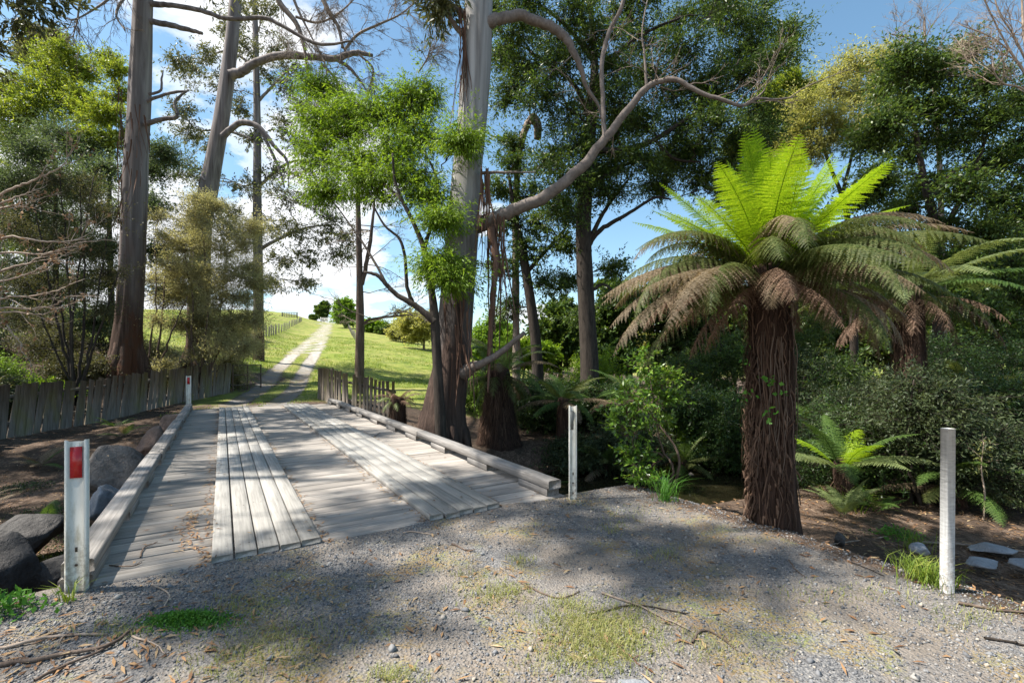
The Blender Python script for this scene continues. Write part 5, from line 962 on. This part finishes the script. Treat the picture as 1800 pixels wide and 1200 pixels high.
def tree_fern(name, label, base, H, r0, r1, specs, seed, lean=(0, 0), group=None, npn=30, npl=12, cat='tree fern', trunk=True, nstr=400, **kw):
    rng = RNG(seed); base = np.array([base[0], base[1], float(terr(base[0], base[1])) if len(base) < 3 else base[2]]); t = thing(name, label, cat, base, group); top = base+np.array([lean[0], lean[1], H])
    if trunk: fibre_trunk(t, base, top, r0, r1, seed+1, nstr, **kw)
    for sp in specs:
        n_ = sp['n']; off = rng.uniform(0, 6.28)
        for i in range(n_):
            az = sp['az'] if 'az' in sp else off+6.283*(i+rng.uniform(-.3, .3))/n_
            az += rng.normal(0, sp.get('daz', .05)); u = lambda k: rng.uniform(*sp[k])
            mb = MB(); b = top+np.array([math.cos(az), math.sin(az), 0])*r1*sp.get('rr', .45)+Z3*(sp.get('dz', 0)+rng.normal(0, .02))
            frond(mb, rng, b, az, u('L'), math.radians(u('e')), math.radians(u('b')), sp['W']*rng.uniform(.88, 1.1), npn, npl, sp.get('fold', .15), rng.normal(0, sp.get('sway', .15)), ragged=sp.get('rag', 0), rach=sp.get('rach', .008), stipe=sp.get('stipe', .12), pl=sp.get('pl', 1.15))
            o = mb.build('frond', M[sp['mat'] if isinstance(sp['mat'], str) else sp['mat'][rng.integers(len(sp['mat']))]], t)
            if 'lab' in sp: o['label'] = sp['lab']
    return t
Q = (2.42, 4.40)
rad = math.radians
FERN = tree_fern('tree_fern', 'large tree fern with bright upright fronds over a brown skirt beside the gravel', Q, 2.27, .165, .155, [
    dict(n=18, L=(1.05, 1.34), e=(56, 82), b=(8, 30), W=.28, mat='fr_fresh', fold=.15, rr=.2, dz=.05, lab='bright green upright young frond'),
    dict(n=18, L=(1.1, 1.38), e=(36, 58), b=(14, 38), W=.27, mat='fr_fresh', fold=.2, rr=.3, dz=.03, sway=.3, lab='bright green upright young frond'),
    dict(n=1, az=rad(8), daz=.05, L=(1.35, 1.4), e=(44, 48), b=(4, 10), W=.22, mat='fr_fresh', fold=.15, rr=.3, lab='bright green upright young frond'),
    dict(n=1, az=rad(172), daz=.05, L=(1.3, 1.4), e=(48, 52), b=(12, 20), W=.22, mat='fr_fresh', fold=.15, rr=.3, lab='bright green upright young frond'),
    dict(n=14, L=(1.3, 1.6), e=(40, 60), b=(90, 135), W=.26, mat=['fr_mature', 'fr_mature', 'fr_tan'], fold=.85, rag=.35, sway=.35),
    dict(n=18, L=(1.4, 1.7), e=(14, 40), b=(66, 112), W=.26, mat=['fr_mature', 'fr_tan', 'fr_mature'], fold=.9, rag=.4, sway=.35),
    dict(n=13, L=(1.2, 1.55), e=(-4, 20), b=(50, 92), W=.24, mat=['fr_mature', 'fr_dead', 'fr_tan'], fold=1.0, rag=.5, dz=-.06, sway=.35),
    dict(n=11, L=(.7, 1.1), e=(-15, 15), b=(60, 80), W=.18, mat='fr_dead', fold=1.0, rag=.9, dz=-.1, sway=.3, lab='dead brown drooping frond'),
    dict(n=5, az=rad(198), daz=.2, L=(1.6, 1.85), e=(2, 20), b=(56, 74), W=.26, mat='fr_tan', fold=.7, rag=.35),
    dict(n=2, az=rad(-12), daz=.2, L=(1.45, 1.65), e=(36, 46), b=(70, 82), W=.24, mat='fr_tan', fold=.6, rag=.3), dict(n=3, az=rad(-28), daz=.25, L=(1.2, 1.5), e=(5, 20), b=(65, 80), W=.22, mat=['fr_tan', 'fr_mature'], fold=.8, rag=.4),
    dict(n=1, az=rad(-118), daz=.1, L=(.8, .9), e=(20, 28), b=(112, 125), W=.24, mat='fr_tan', fold=.8, rag=.3), dict(n=1, az=rad(-78), daz=.1, L=(.75, .85), e=(25, 30), b=(105, 120), W=.26, mat='fr_mature', fold=.8, rag=.3), dict(n=1, az=rad(-60), daz=.1, L=(.7, .8), e=(60, 65), b=(150, 165), W=.2, mat='fr_dead', fold=.9, rag=.5)], 201, (-.03, 0), 'tree ferns on the creek banks', npn=44, npl=14, nstr=520, skirt=.035, lens=(.15, .8), amp=.34)
mb = MB(); p_, r_ = spline([P(1378, 955, 4.33), P(1372, 870, 4.34), P(1366, 760, 4.36), P(1362, 640, 4.38), P(1358, 560, 4.4)], [.155, .13, .115, .09, .04], 40); tubes(mb, p_, r_, 32, .2, (3, 2.2), 5); mb.build('buttress', M['fibre'], FERN, smooth=True)
rng = RNG(208); mb = MB()                                           # stubs of shed fronds and matted root lumps, mostly on the sunny side
for i in range(420):
    a = rng.normal(3.3, 1.25); zz = rng.uniform(.05, 2.05); c = np.array([Q[0]+math.cos(a)*(.195-.025*zz), Q[1]+math.sin(a)*(.195-.025*zz), zz-.05]); o = np.array([math.cos(a), math.sin(a), 0]); dn = nrm(o*rng.uniform(.15, .6)+np.array([0, 0, rng.choice([-1, -1, 1.])])+rng.normal(0, .2, 3)); L = rng.uniform(.04, .14)
    q = np.array([c, c+dn*L*.5+o*.012, c+dn*L]); tubes(mb, q, np.array([.012, .010, .004])*rng.uniform(.6, 1.3), 5)
kind(mb.build('frond_stub', M['strand'], FERN), 'stuff')
mb = MB()
for i in range(14):
    a = rng.uniform(-2.6, -.4); x0 = Q[0]+math.cos(a)*.20; y0 = Q[1]+math.sin(a)*.20; z1 = rng.uniform(1.5, 2.0); z0 = z1-rng.uniform(.6, 1.5); tt = np.linspace(0, 1, 14); q = np.column_stack([x0+.05*fbm(tt*3, i), y0-.015+.02*fbm(tt*3, i+9.), z1+(z0-z1)*tt]); tubes(mb, q, np.full(14, .0045), 5)
mb.build('vine', M['bark_mid'], FERN); mb = MB()
for (u, v) in ((1352, 668), (1356, 672), (1350, 722), (1349, 730), (1340, 665), (1372, 690), (1312, 640), (1305, 610), (1318, 690), (1300, 700)):
    c = P(u, v, 4.14)+rng.normal(0, .02, (5, 3)); leaves(mb, c, rng.normal(0, 1, (5, 3))+[0, -.6, -.3], .05, .035, rng, .2)
mb.build('climber_leaves', M['weed'], FERN)
gf = 'tree ferns on the creek banks'
tree_fern('tree_fern', 'dark trunked tree fern with silvery fronds behind the large one', (6.15, 7.3), 2.95, .22, .17, [
    dict(n=9, L=(1.5, 1.8), e=(30, 55), b=(50, 85), W=.27, mat=['fr_silver', 'fr_mature', 'fr_silver'], fold=.3), dict(n=10, L=(1.5, 1.85), e=(5, 28), b=(40, 75), W=.27, mat=['fr_silver', 'fr_dark'], fold=.4), dict(n=16, L=(.9, 1.5), e=(-15, 15), b=(60, 80), W=.22, mat=['fr_dead', 'fr_dead', 'fr_mature'], fold=1.0, rag=.9, dz=-.1)], 211, (0, 0), gf, 34, 9, nstr=700, skirt=.03)
tree_fern('tree_fern', 'broad shaggy based tree fern just behind the pale gum trunk', (-.35, 12.4), 1.85, .5, .3, [
    dict(n=9, L=(1.4, 1.8), e=(45, 70), b=(50, 95), W=.27, mat=['fr_mature', 'fr_dark', 'fr_silver'], fold=.3), dict(n=10, L=(1.3, 1.7), e=(10, 38), b=(60, 95), W=.25, mat=['fr_mature', 'fr_tan', 'fr_dark'], fold=.5), dict(n=16, L=(.9, 1.5), e=(-15, 15), b=(60, 80), W=.22, mat=['fr_dead', 'fr_mature'], fold=.9, rag=.8, dz=-.1)], 221, (0, 0), gf, 30, 8, nstr=600, skirt=.12, lens=(.4, 1.2))
tree_fern('tree_fern', 'stumpy little tree fern with withered crown at the end of the short fence', (-3.0, 12.35), 1.05, .21, .19, [
    dict(n=9, L=(.45, .75), e=(30, 75), b=(60, 110), W=.14, mat=['fr_dead', 'fr_mature', 'fr_tan'], fold=.6, rag=.5), dict(n=9, L=(.4, .7), e=(0, 30), b=(60, 90), W=.13, mat=['fr_dead', 'fr_tan', 'fr_silver'], fold=.8, rag=.7)], 231, (0, 0), gf, 20, 7, nstr=350, skirt=.04, lens=(.2, .6))
tree_fern('tree_fern', 'short tree fern over the water edge behind the large trunk', (4.42, 6.25), .5, .12, .10, [
    dict(n=6, L=(.85, 1.1), e=(48, 78), b=(40, 80), W=.19, mat=['fr_dark', 'fr_fresh'], fold=.2), dict(n=9, L=(.9, 1.2), e=(10, 40), b=(40, 85), W=.21, mat=['fr_dark', 'fr_silver', 'fr_silver'], fold=.35)], 241, (-.05, 0), gf, 30, 9, nstr=160, skirt=.03, lens=(.1, .4))
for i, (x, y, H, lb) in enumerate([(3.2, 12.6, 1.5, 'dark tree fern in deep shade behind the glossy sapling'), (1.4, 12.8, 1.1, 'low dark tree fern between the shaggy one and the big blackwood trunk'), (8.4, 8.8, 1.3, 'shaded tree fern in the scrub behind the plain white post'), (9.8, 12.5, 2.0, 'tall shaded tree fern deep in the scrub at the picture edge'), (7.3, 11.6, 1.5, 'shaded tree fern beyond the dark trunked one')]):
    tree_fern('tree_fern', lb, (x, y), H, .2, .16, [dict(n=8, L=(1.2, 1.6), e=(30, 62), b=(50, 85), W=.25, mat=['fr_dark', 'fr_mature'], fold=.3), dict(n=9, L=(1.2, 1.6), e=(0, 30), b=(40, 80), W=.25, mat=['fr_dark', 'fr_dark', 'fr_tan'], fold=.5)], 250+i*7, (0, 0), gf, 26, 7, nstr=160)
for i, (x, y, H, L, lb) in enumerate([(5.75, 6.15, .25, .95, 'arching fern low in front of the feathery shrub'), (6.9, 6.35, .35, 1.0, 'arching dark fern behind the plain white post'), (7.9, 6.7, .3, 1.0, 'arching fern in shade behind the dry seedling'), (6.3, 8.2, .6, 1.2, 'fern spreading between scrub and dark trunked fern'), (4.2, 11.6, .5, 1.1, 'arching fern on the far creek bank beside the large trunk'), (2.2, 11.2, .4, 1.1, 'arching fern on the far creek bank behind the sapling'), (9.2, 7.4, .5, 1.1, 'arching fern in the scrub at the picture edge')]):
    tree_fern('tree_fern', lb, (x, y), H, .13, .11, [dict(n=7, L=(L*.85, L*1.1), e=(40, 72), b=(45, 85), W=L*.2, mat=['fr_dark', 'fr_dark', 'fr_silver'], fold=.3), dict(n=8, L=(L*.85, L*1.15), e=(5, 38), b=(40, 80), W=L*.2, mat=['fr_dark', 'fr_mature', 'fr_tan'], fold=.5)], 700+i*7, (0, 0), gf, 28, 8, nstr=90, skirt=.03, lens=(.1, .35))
gsm = 'small ground ferns in the creek gully'
for i, (x, y, z, L, e, n_, mt, lb) in enumerate([(-.30, 8.9, None, .75, (35, 65), 11, ['fr_dark', 'fr_fresh'], 'bushy green ground fern at the foot of the pale gum'), (3.95, 5.6, None, .50, (45, 80), 8, ['fr_silver'], 'small pale fern with upright fronds below the large trunk'), (4.55, 5.9, None, .42, (30, 60), 7, ['fr_dark'], 'small dark fern right of the pale upright one'), (2.5, 9.9, None, .6, (30, 60), 9, ['fr_dark'], 'ground fern on the far creek edge behind the sapling'), (3.5, 11.0, None, .6, (20, 60), 9, ['fr_dark', 'fr_fresh'], 'bright ground fern on the far bank left of the large trunk'), (5.3, 7.3, None, .7, (40, 70), 9, ['fr_fresh', 'fr_dark'], 'ladder fronded fern under the silvery tree fern'), (.9, 10.6, None, .6, (20, 55), 9, ['fr_dark'], 'shaded fern between the gum foot and the big blackwood'), (8.0, 6.9, None, .6, (20, 60), 9, ['fr_dark'], 'shaded fern under the scrub beyond the dry seedling'), (-15.6, 16.6, None, .8, (20, 50), 8, ['fr_dark', 'fr_fresh'], 'bracken on the bank behind the long fence by the thicker gum'), (-13.1, 19.4, None, .6, (40, 65), 7, ['fr_fresh'], 'fresh bracken between the gum trunks above the long fence')]):
    tree_fern('ground_fern', lb, (x, y), .06, .05, .04, [dict(n=n_, L=(L*.8, L*1.15), e=e, b=(30, 70), W=L*.21, mat=mt, fold=.25, rach=.004)], 300+i*5, (0, 0), gsm, 24, 7, 'fern', False)
# ================================================================== sapling, shrubs, far trees
sp = P(1166, 872, 5.75); rng = RNG(400)
scrub('sapling', 'glossy leaved young sapling at the gravel edge in front of the dark gully', sp, [[P(1160, 780, 5.75), P(1150, 700, 5.7), P(1135, 625, 5.7)], [P(1155, 740, 5.7), P(1110, 690, 5.6)], [P(1165, 800, 5.7), P(1120, 790, 5.6)]],
      [C(u, v, 5.7+rng.uniform(-.25, .25), r, r*.9) for u, v, r in [(1135, 635, 16), (1150, 665, 20), (1110, 680, 18), (1165, 690, 18), (1095, 712, 20), (1130, 715, 22), (1085, 745, 16), (1120, 755, 20), (1160, 735, 18), (1100, 790, 14), (1130, 800, 16), (1115, 830, 18), (1145, 840, 12), (1175, 660, 14), (1185, 700, 12)]], 'lf_gloss', 401, 'bark_mid', None, .02, 'sapling', sub=6, spray=4, nl=5, L=.055, W=.02, rs=.09, g=.1, tw=.004, spread=.8, stem=.3)
def bush(label, x, y, wd, h, leaf, seed, ncl=12, name='shrub', group='dark shrubs in the gully scrub', **kw):
    rng = RNG(seed); z = float(terr(x, y)); cl = []
    for _ in range(ncl):
        d = nrm(rng.normal(size=3)); d[2] = abs(d[2]); f = rng.uniform(.35, .9); r = wd*rng.uniform(.17, .26); cl.append((np.array([x+d[0]*f*wd*.5, y+d[1]*f*wd*.5, z+h*(.18+.74*d[2]*f+.06*rng.uniform())]), np.array([r, r, min(r*.9, h*.24)])))
    st = [[np.array([x+rng.normal(0, wd*.16), y+rng.normal(0, wd*.16), z+h*rng.uniform(.4, .75)])] for _ in range(5)]
    a = dict(sub=10, spray=8, nl=9, L=.08, W=.026, rs=.24, tw=.008, stem=.3); a.update(kw); return scrub(name, label, (x, y), st, cl, leaf, seed, 'bark_dark', group, .035, **a)
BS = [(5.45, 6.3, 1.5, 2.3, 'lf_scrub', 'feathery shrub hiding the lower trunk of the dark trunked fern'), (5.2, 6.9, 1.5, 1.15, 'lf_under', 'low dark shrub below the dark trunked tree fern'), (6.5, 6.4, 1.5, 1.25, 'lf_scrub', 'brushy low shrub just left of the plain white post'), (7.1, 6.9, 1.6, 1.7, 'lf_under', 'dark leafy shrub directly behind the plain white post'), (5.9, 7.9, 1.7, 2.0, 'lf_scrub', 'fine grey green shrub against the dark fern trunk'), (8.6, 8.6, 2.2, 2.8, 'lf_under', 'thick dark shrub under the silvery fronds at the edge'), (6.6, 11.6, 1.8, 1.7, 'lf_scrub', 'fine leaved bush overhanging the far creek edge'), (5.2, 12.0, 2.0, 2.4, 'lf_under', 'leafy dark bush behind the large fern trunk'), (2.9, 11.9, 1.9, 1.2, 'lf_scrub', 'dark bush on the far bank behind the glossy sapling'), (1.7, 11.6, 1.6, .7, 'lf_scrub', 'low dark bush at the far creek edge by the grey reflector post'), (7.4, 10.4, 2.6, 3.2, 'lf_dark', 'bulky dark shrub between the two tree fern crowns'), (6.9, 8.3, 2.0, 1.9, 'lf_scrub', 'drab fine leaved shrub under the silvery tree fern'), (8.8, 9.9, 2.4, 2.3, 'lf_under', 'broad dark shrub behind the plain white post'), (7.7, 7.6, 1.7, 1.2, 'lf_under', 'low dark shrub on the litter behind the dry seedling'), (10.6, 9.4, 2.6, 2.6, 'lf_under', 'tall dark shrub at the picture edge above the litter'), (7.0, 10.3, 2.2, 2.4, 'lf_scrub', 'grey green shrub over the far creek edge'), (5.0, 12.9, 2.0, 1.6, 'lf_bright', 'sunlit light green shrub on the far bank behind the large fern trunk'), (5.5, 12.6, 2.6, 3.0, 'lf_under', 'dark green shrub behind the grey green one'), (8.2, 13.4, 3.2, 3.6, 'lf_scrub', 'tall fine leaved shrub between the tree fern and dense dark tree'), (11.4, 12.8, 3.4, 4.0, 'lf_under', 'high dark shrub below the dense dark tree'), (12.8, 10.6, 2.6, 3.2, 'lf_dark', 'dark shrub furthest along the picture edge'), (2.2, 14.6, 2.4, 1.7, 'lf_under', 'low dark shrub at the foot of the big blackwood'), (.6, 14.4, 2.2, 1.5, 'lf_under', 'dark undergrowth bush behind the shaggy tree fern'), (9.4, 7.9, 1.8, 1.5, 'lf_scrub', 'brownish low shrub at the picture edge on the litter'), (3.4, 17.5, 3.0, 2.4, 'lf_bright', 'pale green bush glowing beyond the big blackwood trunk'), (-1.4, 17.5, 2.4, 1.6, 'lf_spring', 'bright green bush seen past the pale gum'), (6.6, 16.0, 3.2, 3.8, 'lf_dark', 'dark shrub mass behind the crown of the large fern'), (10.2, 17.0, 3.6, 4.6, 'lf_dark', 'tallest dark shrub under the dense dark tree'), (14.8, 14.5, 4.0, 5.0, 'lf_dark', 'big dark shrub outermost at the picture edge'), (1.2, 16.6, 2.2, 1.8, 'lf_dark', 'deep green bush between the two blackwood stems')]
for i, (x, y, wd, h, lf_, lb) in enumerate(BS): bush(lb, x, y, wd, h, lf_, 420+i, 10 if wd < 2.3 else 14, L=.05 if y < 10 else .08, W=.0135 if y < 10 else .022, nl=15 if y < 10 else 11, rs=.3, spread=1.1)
for i, (x, y, wd, h, lf_, lb) in enumerate([(-13.4, 12.6, 1.6, 1.1, 'lf_scrub', 'dark low brush touching the palings near their lowest dip'), (-14.9, 16.0, 1.8, 1.3, 'lf_teadark', 'dull brush left of the thicker gum base'), (-16.4, 12.8, 2.2, 1.8, 'lf_scrub', 'dense dark brush behind the bare bleached shrub'), (-13.2, 17.9, 1.3, 1.5, 'lf_tea', 'pale wispy brush between the thicker gum and the fence'), (-15.2, 19.8, 2.0, 2.2, 'lf_tea', 'pale brush in the gap right of the thicker gum'), (-17.2, 17.6, 2.2, 2.6, 'lf_teadark', 'tall dull brush behind the thicker gum base'), (-18.5, 21.5, 2.6, 2.6, 'lf_teadark', 'dull brush up the bank between the two gum trunks'), (-13.0, 21.6, 1.6, 1.5, 'lf_tea', 'pale brush behind the fence by the leaning gum'), (-15.5, 14.0, 1.4, .8, 'lf_spring', 'fresh green brush low on the litter behind the palings')]): bush(lb, x, y, wd, h, lf_, 600+i, 9, group='brush along the long fence', L=.06, W=.02, rs=.3)
for i, (x, y, wd, h, lf_, lb) in enumerate([(-14.6, 11.6, 2.4, 1.3, 'lf_teadark', 'brushy dark shrub on the bank behind the left end of the long fence'), (-17.4, 14.6, 3.0, 2.2, 'lf_under', 'dark green shrub higher on the bank behind the dead shrub'), (-20.5, 18.5, 3.6, 3.6, 'lf_blue', 'large grey green shrub up the bank under the wattles'), (-14.2, 14.2, 1.4, .6, 'lf_bright', 'little bright green plant on the bank just above the palings'), (-22.5, 22.5, 4.4, 4.6, 'lf_blue', 'big feathery shrub at the top of the fenced bank')]): bush(lb, x, y, wd, h, lf_, 460+i, 12, group='shrubs on the fenced bank')
# dry seedling and its neighbours
b = np.array([5.55, 5.55, float(terr(5.55, 5.55))]); t = thing('dry_seedling', 'thin dry seedling with withered straw coloured top on the litter', 'plant', b); rng = RNG(470); mb = MB(); p_, r_ = spline([b-[0, 0, .05], b+[.02, 0, .3], b+[-.02, 0, .6], b+[.01, 0, .92]], [.010, .009, .007, .003], 16); tubes(mb, p_, r_, 6)
twiggy(mb, rng, p_[[11, 12, 13, 14, 15]], rng.normal(0, .6, (5, 3))+[0, 0, .6], np.full(5, .16), np.full(5, .003), 2, (4,), (.5, .3), .6); mb.build('stem', M['bark_deadpale'], t); lf = MB(); c = p_[rng.integers(10, 16, 90)]+rng.normal(0, .045, (90, 3)); leaves(lf, c, rng.normal(0, 1, (90, 3))+[0, 0, -.3], .06, .014, rng, .2); lf.build('dry_leaves', M['grass_dry'], t)
# small weeds: low clumps of loose leaves on short stalks
def weed(name, label, c, n_, sx_, sy_, h, L, seed, mat='weed'):
    rng = RNG(seed); x = c[0]+rng.normal(0, sx_, n_); y = c[1]+rng.normal(0, sy_, n_); d = np.exp(-((x-c[0])/sx_/1.4)**2-((y-c[1])/sy_/1.4)**2); z = terr(x, y)+h*d*rng.uniform(.1, 1, n_); lf = MB()
    leaves(lf, np.column_stack([x, y, z]), rng.normal(0, 1, (n_, 3))+[0, 0, .4], L, L*.5, rng, 1.2); st = np.stack([np.column_stack([x, y, terr(x, y)]), np.column_stack([x, y, z])], 1)[::3]; tubes(lf, st, np.full((len(st), 2), .0015), 3, cap=False)
    tag(lf.build(name, M[mat], origin=(c[0], c[1], float(terr(*c[:2])))), label, 'weed')
weed('weed_clump', 'low bright green weed clump spreading on the gravel before the plank ends', G(330, 1092), 2600, .13, .05, .05, .018, 480)
weed('weed_clump', 'leafy nettle like weed by the abutment beam end', G(15, 1075), 240, .10, .08, .14, .045, 481)
weed('weed_clump', 'low leafy weed below the small pale fern', (4.15, 5.1), 260, .12, .08, .12, .04, 482)
weed('weed_clump', 'creeping weed among rocks behind the red reflector post', P(95, 880, 6.8), 300, .25, .2, .12, .035, 483, 'lf_under')
weed('weed_clump', 'weedy plant at the foot of the stumpy tree fern', (-2.95, 11.4), 420, .25, .25, .35, .05, 484, 'lf_under')
for i, (u, v, Y, lb) in enumerate([(70, 830, 7.2, 'dim weeds on the dark bank left of the largest boulder'), (150, 905, 6.6, 'weeds sprouting between the lower creek rocks'), (228, 790, 9.4, 'weedy tuft between the largest and the brown boulder'), (40, 800, 8.4, 'low weeds under the long fence at the picture edge'), (330, 735, 12.0, 'little weed by the kerb beyond the smallest boulder')]):
    p = P(u, v, Y); weed('weed_clump', lb, p, 420, .28, .22, .16, .04, 486+i, 'lf_under')
for i, (x, y, lb) in enumerate([(-9.6, 9.6, 'drooping dark fern on the bank between fence and largest boulder'), (-8.2, 7.2, 'dark fern on the bank left of the largest boulder'), (-10.6, 12.6, 'small fern under the middle of the long fence'), (-6.9, 7.0, 'fern beside the flat dark creek rock'), (-7.6, 10.4, 'brownish fern between fence and brown boulder'), (-9.4, 11.4, 'dark fern on the bank above the brown boulder'), (-6.4, 5.6, 'dim fern among the lower creek boulders')]):
    tree_fern('ground_fern', lb, (x, y), .06, .05, .04, [dict(n=8, L=(.4, .65), e=(20, 60), b=(30, 70), W=.13, mat=['fr_dark', 'fr_tan'], fold=.3, rach=.004)], 370+i*5, (0, 0), gsm, 22, 6, 'fern', False)
# far trees on and beyond the hill
def far_tree(label, u, v0, v1, Y, wpx, leaf, seed, group=None, ncl=9, trunkw=None, name='far_tree'):
    rng = RNG(seed); k = Y/F; cl = []; h = (v0-v1)*k; x = (u-U0)*k; zt = HC-(v1-V0)*k; zb = float(terr(x, Y)); cr = wpx*k/2; H = zt-zb
    for j in range(ncl):
        d = nrm(rng.normal(size=3)); f = rng.uniform(.3, .8); cl.append((np.array([x+d[0]*f*cr, Y+d[1]*f*cr, zt-h*.5+d[2]*f*h*.5]), np.array([cr*.42, cr*.42, h*.22])))
    b = np.array([x, Y, zb]); t = thing(name, label, 'tree', b, group); mb = MB(); r = max(.06, .02*H); p_, r_ = spline([b-[0, 0, .3], b+[0, 0, H*.3], b+[rng.normal(0, .02*H), 0, H*.6], b+[0, 0, H*.92]], [r*1.3, r, r*.7, r*.2], 12); tubes(mb, p_, r_, 8, .1); mb.build('trunk', M['bark_mid'], t, smooth=True)
    wood = MB(); lf = MB(); s_ = max(.12, .0022*Y); grow(rng, list(zip(p_[4:], r_[4:])), cl, wood, lf, sub=13, spray=8, nl=10, L=s_*1.7, W=s_*.8, rs=cr*.20, tw=.02, g=0); c = lf.build('crown', M[leaf], t); wood.build('branchwork', M['bark_mid'], c)
far_tree('small dark round tree on the crest beside the pale gate', 568, 562, 531, 156, 22, 'lf_dark', 501)
far_tree('bright spring green tree on the crest right of the track', 607, 572, 530, 112, 44, 'lf_spring', 502, ncl=12)
far_tree('low dark bush on the crest left of the pale gate', 550, 563, 555, 150, 12, 'lf_dark', 503, ncl=5)
for i, (u, v0, v1, Y, w_, lf_, lb) in enumerate([(655, 580, 565, 105, 50, 'lf_bright', 'low green tree on the skyline past the bright spring tree'), (682, 590, 572, 100, 36, 'lf_dark', 'dark low tree on the skyline right of the thin grey tree'), (745, 610, 535, 66, 90, 'lf_olive', 'olive tree beyond the hill brow just left of the pale gum'), (708, 600, 565, 80, 50, 'lf_olive', 'smaller olive tree beyond the hill brow'), (860, 640, 560, 40, 90, 'lf_spring', 'sunlit tree seen between the pale gum and its shaggy fern'), (960, 640, 560, 55, 80, 'lf_olive', 'hazy olive tree beyond the leaning blackwood stem'), (1110, 640, 570, 50, 110, 'lf_olive', 'pale tree beyond the big blackwood trunk'), (1200, 640, 560, 45, 100, 'lf_bright', 'green tree seen under the fronds of the large fern'), (1290, 640, 480, 34, 120, 'lf_dark', 'dark tree far behind the large fern crown'), (1340, 640, 520, 38, 150, 'lf_under', 'shaded wood edge tree left of the dense tree'), (1240, 650, 585, 30, 130, 'lf_under', 'low light green tree behind the sapling and fern'), (1500, 650, 470, 24, 170, 'lf_dark', 'dark thicket tree under the rounded pale wattle'), (1640, 650, 480, 22, 190, 'lf_dark', 'dark thicket tree right of the big fern crown'), (1800, 650, 450, 21, 190, 'lf_under', 'dark thicket tree at the picture edge'), (1085, 650, 500, 27, 110, 'lf_dark', 'dark tree behind the big blackwood trunk reaching above the ferns'), (1165, 650, 470, 29, 120, 'lf_under', 'shaded tree in the gap between big blackwood and large fern'), (1245, 650, 440, 31, 130, 'lf_dark', 'taller dark tree in the gap left of the large fern crown'), (985, 650, 520, 28, 100, 'lf_dark', 'dark tree between the two blackwood stems'), (1060, 650, 600, 26, 100, 'lf_under', 'low dark tree behind the big blackwood trunk'), (920, 650, 600, 24, 100, 'lf_bright', 'low sunny bush tree behind the shaggy fern'), (1420, 640, 420, 30, 130, 'lf_dark', 'dense tree behind the olive wattles'), (1560, 640, 420, 28, 150, 'lf_teadark', 'drab tree filling the gap behind the dense dark tree'), (1720, 640, 400, 26, 170, 'lf_dark', 'dark tree behind the second tree fern'), (1860, 640, 330, 24, 170, 'lf_dark', 'dark tree furthest along behind the leafless pale tree')]):
    far_tree(lb, u, v0, v1, Y, w_, lf_, 510+i, 'trees beyond the creek and hill', 12)
